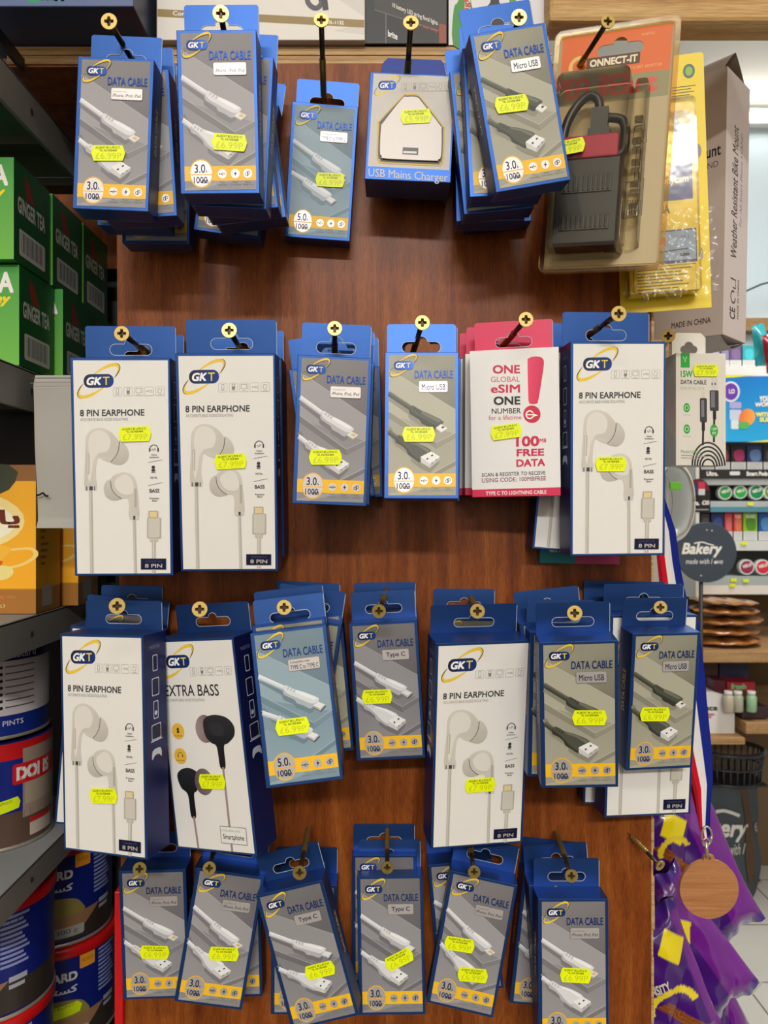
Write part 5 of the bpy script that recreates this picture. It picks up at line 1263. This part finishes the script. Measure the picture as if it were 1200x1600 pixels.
for x0, x1, c, lb in top: pack('vape_pack', x0, x1, 538, 572.6, (c, tuple(min(1, v*1.5) for v in c[:3])+(0,)), lb, 'vape pack', GV)
r2 = [(1098,1118,S(60,56,60),S(120,100,90),'dark vape pack at the left of the row under the blue poster'),(1120,1143,S(44,42,46),S(150,70,90),'dark vape pack second in the row under the blue poster'),(1145,1168,S(40,38,40),S(180,60,110),'black vape pack with a pink flower under the blue poster'),(1170,1194,S(40,60,110),S(110,140,190),'dark blue vape pack under the blue poster'),(1196,1218,S(50,48,52),S(90,90,100),'dark vape pack cut by the right photo edge under the blue poster')]
for x0, x1, c, c2, lb in r2: pack('vape_pack', x0, x1, 695, 734, (c, c2), lb, 'vape pack', GV)
r4 = [(1080,1094,S(226,222,214),S(200,196,190),'white vape pack left of the round bakery sign top'),(1097,1111,S(60,58,60),S(90,90,90),'grey-black vape pack above the round bakery sign'),(1114,1133,S(40,56,110),S(70,90,160),'navy vape pack just right above the bakery sign'),(1135,1147,S(210,80,90),S(230,120,120),'pink-red vape pack right of the navy one'),(1149,1162,S(220,84,70),S(236,130,100),'orange-red vape pack left of the lime one'),(1164,1186,S(150,200,50),S(90,150,50),'lime green vape pack in the row over the red pots'),(1188,1210,S(40,90,170),S(90,150,210),'bright blue vape pack at the right photo edge')]
for x0, x1, c, c2, lb in r4: pack('vape_pack', x0, x1, 801, 844.4, (c, c2), lb, 'vape pack', GV, text='VUSE' if 'lime' in lb else None)
GP = 'round pots on the back shelves'
def pot(x, y, r_, c, label, txt):
    q = empty('round_pot', P(x, y+r_, DV), label=label, cat='pot', group=GP); rr2 = r_/1200*DV
    M = Matrix.Translation((0, 0, rr2)) @ Matrix.Rotation(R(90), 4, 'X')
    m = MB(); m.lathe([(rr2*.96,-.02),(rr2,-.015),(rr2,.004),(rr2*.97,.006)], 32, S(222,226,222), M); m.build('tub', PLASTIC, q)
    m = MB(); m.lathe([(rr2*.82,.0062),(rr2*.82,.0068)], 32, c, M); A = Art(m, 1, 1, lambda u, v, L: (u*rr2, -.0069-L*10, rr2-v*rr2)); A.text(txt, -.6, -.25, .6, .2, WHITE, .05, skew=-.3)
    m.build('lid_label', CARD, q)
for x, y, r_, c, lb, tx in ((1132,770,11,S(40,150,70),'green round pot, leftmost of the green pots','VELO'),(1156,769,10.5,S(40,170,70),'green round pot, middle one of three green pots','VELO'),(1181,769,12,S(20,140,80),'dark green round pot, right of the middle green pot','VELO'),(1204,769,12,S(110,150,40),'olive green round pot at the right photo edge','VELO'),(1166,886,12,S(150,50,90),'plum red round pot beside the bakery sign','VELO'),(1191,886,12,S(214,50,70),'bright red round pot at the right photo edge','VELO')): pot(x, y, r_, c, lb, tx)
# black shelf talker
q = empty('shelf_card', P(1091, 800, 2.777), label='black card with maroon round top showing Ultra and a price', cat='card')
m = MB(); A0 = Art(m, 1, 1, None); w2 = 20/1200*2.62; h2 = 34/1200*2.62
m.prism([(-w2,0),(w2,0),(w2,h2)]+[(w2*.95*math.cos(R(a)), h2+.046*math.sin(R(a))) for a in range(10, 171, 10)]+[(-w2,h2)], 0, .002, S(34,32,34))
A = Art(m, 1, 1, lambda x, y, L: ((x-1091)/1200*2.62, -L*20, (800-y)/1200*2.62))
A.poly([(1091+18*math.cos(R(a)), 764-18*math.sin(R(a))) for a in range(0, 181, 10)], S(110,30,44)); A.rect(1079, 752, 1089, 772, S(50,54,110)); A.rect(1091, 750, 1102, 764, S(200,60,80)); A.rect(1091, 762, 1102, 772, S(214,214,214))
A.text('Ultra.', 1073, 781, 1093, 789, WHITE, .05); A.text('\u00a320', 1097, 781, 1109, 788, WHITE, .04); A.rect(1074, 795, 1108, 797, S(160,160,160))
m.build('printed_card', CARD, q)

# teal and red things hanging top right
for (cx, cy, w_, h_, c, lb, sd) in ((1190,538,34,62,S(40,160,170),'teal wrapped bag hanging at the right photo edge',1),(1204,552,26,56,S(150,20,40),'dark red wrapped bag at the right photo edge',2)):
    q = empty('wrapped_bag', P(cx, cy, 2.5-.07*sd), (0, R(-14), R(10)), lb, 'bag')
    s_ = 2.5/1200
    m = MB()
    for sd_ in (-1, 1):
        m.grid(lambda u, v: ((u-.5)*w_*s_*(.6+.4*(1-v)), sd_*(.02*math.sin(math.pi*u)*math.sin(math.pi*v)+.0012*math.sin(9*u+5*v+sd)), (v-.5)*h_*s_), 24, 24, lambda u, v: c)
    m.build('film_wrap', FILM, q)

# clear round tub behind the far right earphone box
dt = 1.25
o = MB().box(at(1003,0,dt).x, dt-CD-.03, 0, at(1030,0,dt).x, dt-CD+.03, at(0,845,dt).z, S(196,192,184)).build('metal_stand', PAINT, bevel=.002)
tag(o, 'pale grey stand behind the right edge of the board, carrying the clear tub', 'stand')
q = empty('clear_tub', at(1041, 784, dt), label='big round clear plastic tub seen behind the right earphone box', cat='tub')
rr3 = 58/1200*dt; M = Matrix.Rotation(R(90), 4, 'X') @ Matrix.Scale(.5, 4, (1,0,0))
m = MB(); m.lathe([(rr3*.9,-.06),(rr3,-.05),(rr3,.03),(rr3*.96,.035),(rr3*.93,.045)], 48, WHITE, M, cap=True); m.build('tub', clear_mat('clear_tub_plastic', (.90,.89,.85), .10, .1), q)
m = MB(); m.tube([M @ Vector((rr3*math.cos(R(a)), rr3*math.sin(R(a)), .036)) for a in range(0, 361, 10)], .003, S(214,210,200), 8); m.build('rim', PLASTIC, q)
MB().box(-.012, -.05, .018, .006, -.046, .030, S(110,200,50)).build('green_label', CARD, q, bevel=.001)

# ------------------------------------------------------------------ bakery rack
db = 2.45
q = empty('bakery_sign', Vector((at(1096,0,db).x, db-CD, 0)), label='round dark sign reading Bakery made with love on a thin black pole', cat='sign')
o_ = q.location; C_ = at(1103, 863, db) - o_; rs = 47/1200*db
m = MB(); m.lathe([(rs*.985,-.006),(rs,-.004),(rs,.004),(rs*.985,.006)], 56, S(62,72,84), Matrix.Translation(C_) @ Matrix.Rotation(R(90), 4, 'X'))
A = Art(m, 1, 1, lambda x, y, L: tuple((at(x, y, db) - o_) + Vector((0, -.0065-L*10, 0))))
A.text('Bakery', 1064, 848, 1127, 871, WHITE, .03, .25); A.text('made with l', 1070, 873, 1112, 881, S(220,220,220), .01, .25); A.ell(1116.5, 878.5, 2.4, 2.4, S(230,230,230)); A.text('ve', 1119, 875.5, 1128, 881, S(220,220,220), .01, .25); A.stroke(smooth([(1083,849),(1095,847),(1106,850),(1114,852)],4,False), 2, WHITE)
for x, y in ((1103,828),(1111,829),(1094,899)): A.ell(x, y, 1.2, 1.2, S(220,220,220), n=8)
m.build('sign_disc', PAINT, q)
m = MB(); m.tube([Vector((0,0,0)), Vector((0, .004, at(0,905,db).z-o_.z))], .0065, S(34,32,30), 10); m.lathe([(.07,0),(.07,.006),(.012,.012)], 24, S(34,32,30)); m.build('pole', METAL, q)
# bread shelves
dw = 2.62
def Q(x, y): return at(x, y, dw)
t = empty('wooden_rack', (Q(1150,0).x, dw-CD, 0), label='pine shelf rack with bread and groceries behind the bakery sign', cat='rack')
ox2 = t.location.x
for y0, y1 in ((1014,1032),(1124,1142)):
    MB().box(Q(1070 if y0 < 1100 else 1157,0).x-ox2, -.04, Q(0,y1).z, Q(1340,0).x-ox2, .53, Q(0,y0).z, WHITE).build('rack_shelf', SHELFW, t, bevel=.003)
MB().box(Q(1070,0).x-ox2, -.04, Q(0,1158).z, Q(1156,0).x-ox2, .53, at(0,1150.4,2.60).z, WHITE).build('rack_shelf', SHELFW, t, bevel=.002)
for x0, x1 in ((1160,1186),(1300,1320)):
    MB().box(Q(x0,0).x-ox2, .30, Q(0,1142).z, Q(x1,0).x-ox2, .34, Q(0,950).z, S(206,198,182)).build('rack_post', PAINT, t)
MB().box(Q(1070,0).x-ox2, .53, 0.0, Q(1340,0).x-ox2, .55, Q(0,950).z, S(120,98,74)).build('rack_back', MATTE, t)
for k, (cx, cy, w_, h_, lb) in enumerate(((1150,1006,112,14,'lowest flat brown bread bag on the pine rack'),(1146,990,110,14,'second brown bread bag from the bottom of the bread pile'),(1152,974,110,14,'brown bread bag in the middle of the bread pile'),(1148,958,106,14,'brown bread bag second from the top of the bread pile'),(1150,944,100,9,'topmost brown bread bag of the pile behind the sign pole'))):
    q = empty('bread_bag', Q(cx, cy+h_/2), (0, R((-1,1,-1,1,2)[k]), 0), lb, 'bread bag', 'bread bags on the pine rack')
    s_ = dw/1200; W_, H_ = w_*s_, h_*s_*.96
    m = MB()
    def bf(u, v):
        a = 2*math.pi*v; taper = math.sin(math.pi*min(max(u, .02), .98))**.35
        return ((u-.5)*W_, .10 + .11*math.cos(a)*taper, H_/2 + H_/2*math.sin(a)*taper + .0016*math.sin(23*u+5*v+k))
    m.grid(bf, 30, 20, lambda u, v: S(176,118,62) if (int(u*7+k)) % 2 else S(150,92,46)); m.build('loaf_wrap', FILM, q)
GG = 'groceries on the pine rack'
def grocery(name, x0, x1, y0, y1, c, lb, cat, d=dw, txt=None, tc=WHITE):
    a, b = at(x0, y1, d), at(x1, y0, d)
    q = empty(name, ((a.x+b.x)/2, d-CD+.06, a.z), label=lb, cat=cat, group=GG); wv, hv = b.x-a.x, b.z-a.z
    m = MB(); m.box(-wv/2, -.05, 0, wv/2, .05, hv, c)
    A = Art(m, 1, 1, lambda x, y, L: (at(x,0,d).x-(a.x+b.x)/2, -.05-L*10, at(0,y,d).z-a.z))
    if txt: [A.text(*z) for z in txt]
    m.build('carton', CARD, q, bevel=.002); return A, m
grocery('grocery_box', 1126, 1172, 1030, 1068, S(34,38,70), 'navy box with small round badges on the pine rack', 'box', dw+.1)
grocery('grocery_box', 1098, 1124, 1032, 1078, S(70,44,34), 'brown box left of the navy box on the pine rack', 'box', dw+.1)
grocery('grocery_pack', 1138, 1182, 1067, 1080, S(170,36,50), 'red and green pack lying under the navy box', 'pack', dw+.02, [('fresh',1144,1069,1168,1078,S(120,200,140),.04)])
grocery('grocery_pack', 1118, 1136, 1064, 1082, S(90,30,40), 'dark red pack left of the red and green pack', 'pack', dw+.02)
grocery('grocery_pack', 1162, 1204, 1106, 1124, S(60,40,46), 'dark flat pack at the right photo edge, lower pine shelf', 'pack', dw-.02)
for x, c, lb in ((1138,S(190,180,160),'small jar left on the pine rack above the white carton'),(1153,S(170,170,150),'small jar second from left above the white carton'),(1174,S(150,190,150),'small jar with green label right of the white carton')):
    q = empty('small_jar', at(x, 1112, dw-.02), label=lb, cat='jar', group='small jars on the pine rack')
    m = MB(); m.lathe([(.014,0),(.017,.004),(.017,.05),(.012,.058)], 20, c); m.build('jar_body', PLASTIC, q)
    MB().lathe([(.0135,.058),(.0135,.070)], 20, S(220,220,216)).build('lid', PLASTIC, q)
dn = 2.60
a, b = at(1096,1150,dn), at(1154,1084,dn)
q = empty('white_carton', ((a.x+b.x)/2, dn-CD+.03, a.z), label='white carton with a cut corner, its print ending in ance', cat='carton')
wv, hv = b.x-a.x, b.z-a.z
m = MB(); m.prism([(-wv/2,0),(wv/2,0),(wv/2,hv*.82),(wv*.28,hv*.90),(-wv*.1,hv),(-wv/2,hv)], 0, .10, S(232,230,226))
A = Art(m, 1, 1, lambda x, y, L: (at(x,0,dn).x-(a.x+b.x)/2, -L*10, at(0,y,dn).z-a.z))
A.text('Balance', 1084, 1105, 1127, 1114, S(60,60,64), .04); A.text('free from', 1100, 1117, 1122, 1122, S(190,60,70), .04); A.text('ready', 1102, 1122, 1118, 1126, S(190,60,70), .04)
m.build('carton', CARD, q, bevel=.0015)
# basket and printed sack
dk = 2.84
q = empty('plastic_basket', at(1155, 1232, dk), label='black slatted plastic basket above the grey bakery sack', cat='basket')
s_ = dk/1200; m = MB()
def hoop(zz, rx, ry, th): m.tube([Vector((rx*math.cos(R(a)), .08+ry*math.sin(R(a)), zz)) for a in range(0, 361, 12)], th, S(44,48,54), 8)
hoop(52*s_, 52*s_, .10, .008); hoop(4*s_, 47*s_, .09, .006); hoop(28*s_, 50*s_, .095, .004)
for a in range(0, 360, 12):
    c_, n_ = math.cos(R(a)), math.sin(R(a)); m.tube([Vector((47*s_*c_, .08+.09*n_, 4*s_)), Vector((52*s_*c_, .08+.10*n_, 52*s_))], .004, S(40,44,50), 6)
m.box(-45*s_, .0, 2*s_, 45*s_, .16, 5*s_, S(36,38,42)); m.build('basket_body', PLASTIC, q)
q = empty('printed_sack', at(1145, 1408, dk), label='grey bakery sack with white lettering and brown tape, on the tiled floor', cat='sack')
o_ = q.location; rk = 54*s_; hk = (1408-1230)*s_
m = MB()
def sk(u, v):
    a = 2*math.pi*u; bl = 1 + .05*math.sin(math.pi*v) - .06*(v > .97); wob = .006*math.sin(5*a+9*v)+.005*math.sin(3*a-6*v)
    return ((rk*bl+wob)*math.sin(a), .10 - (.10*bl+wob)*math.cos(a), hk*v)
m.grid(sk, 72, 30, lambda u, v: S(78,84,90)); 
m.add([sk(k/72, 1) for k in range(72)], [tuple(range(72))], S(50,54,58)); m.add([sk(k/72, 0) for k in range(72)], [tuple(range(72))], S(50,54,58))
def skm(x, y, L):
    a = math.asin(max(-1, min(1, (x-1145)*s_/rk*.92))); v = max(0, min(1, (1408-y)*s_/hk)); p = Vector(sk((a/(2*math.pi)) % 1, v)); return (p.x + math.sin(a)*.003, p.y - .004 - L*10, p.z)
A = Art(m, 1, 1, skm)
A.text('Bakery', 1078, 1278, 1168, 1316, S(226,224,216), .03, .2); A.text('made with l', 1106, 1318, 1166, 1336, S(206,204,196), .01, .2); A.text('VE', 1186, 1294, 1197, 1306, S(206,204,196), .01, .2); A.stroke(smooth([(1118,1270),(1130,1266),(1142,1268),(1152,1272)],4,False), 5, S(220,218,210))
for k in range(12): A.poly([(1157+k*1.4,1232+k*13.5),(1172+k*1.2,1232+k*13.5),(1173.2+k*1.2,1246+k*13.5),(1158.4+k*1.4,1246+k*13.5)], S(92,74,58)) if k < 11 else None
m.build('sack_body', FABRIC, q)

# thin dark lead along the back wall, and the tube lamp above the cool wall
dc = 3.2
m = MB(); m.tube([at(1150,462,dc), at(1172,452,dc), at(1190,444,dc), at(1225,436,dc), at(1330,432,dc)], .004, S(40,44,50), 8)
o = m.build('wall_lead', PLASTIC); tag(o, 'thin dark lead running across the pale wall at right', 'lead')
zt_ = 3.13
q = empty('tube_lamp', (1.75, YB-.05, zt_), label='bright tube lamp high on the pale wall at top right', cat='lamp')
MB().box(-.55, 0, -.03, .45, .05, .035, S(230,230,226)).build('lamp_housing', PAINT, q, bevel=.004)
m = MB(); m.lathe([(.016,-.50),(.016,.42)], 16, WHITE, Matrix.Translation((0,-.02,-.005)) @ Matrix.Rotation(R(90), 4, 'Y')); m.build('tube', emit('tube_glow', (1.0,.97,.90), 14.0), q)
m = MB(); m.lathe([(.020,-.53),(.020,-.50)], 16, S(220,216,206), Matrix.Translation((0,-.02,-.005)) @ Matrix.Rotation(R(90), 4, 'Y')); m.build('end_cap', PLASTIC, q)
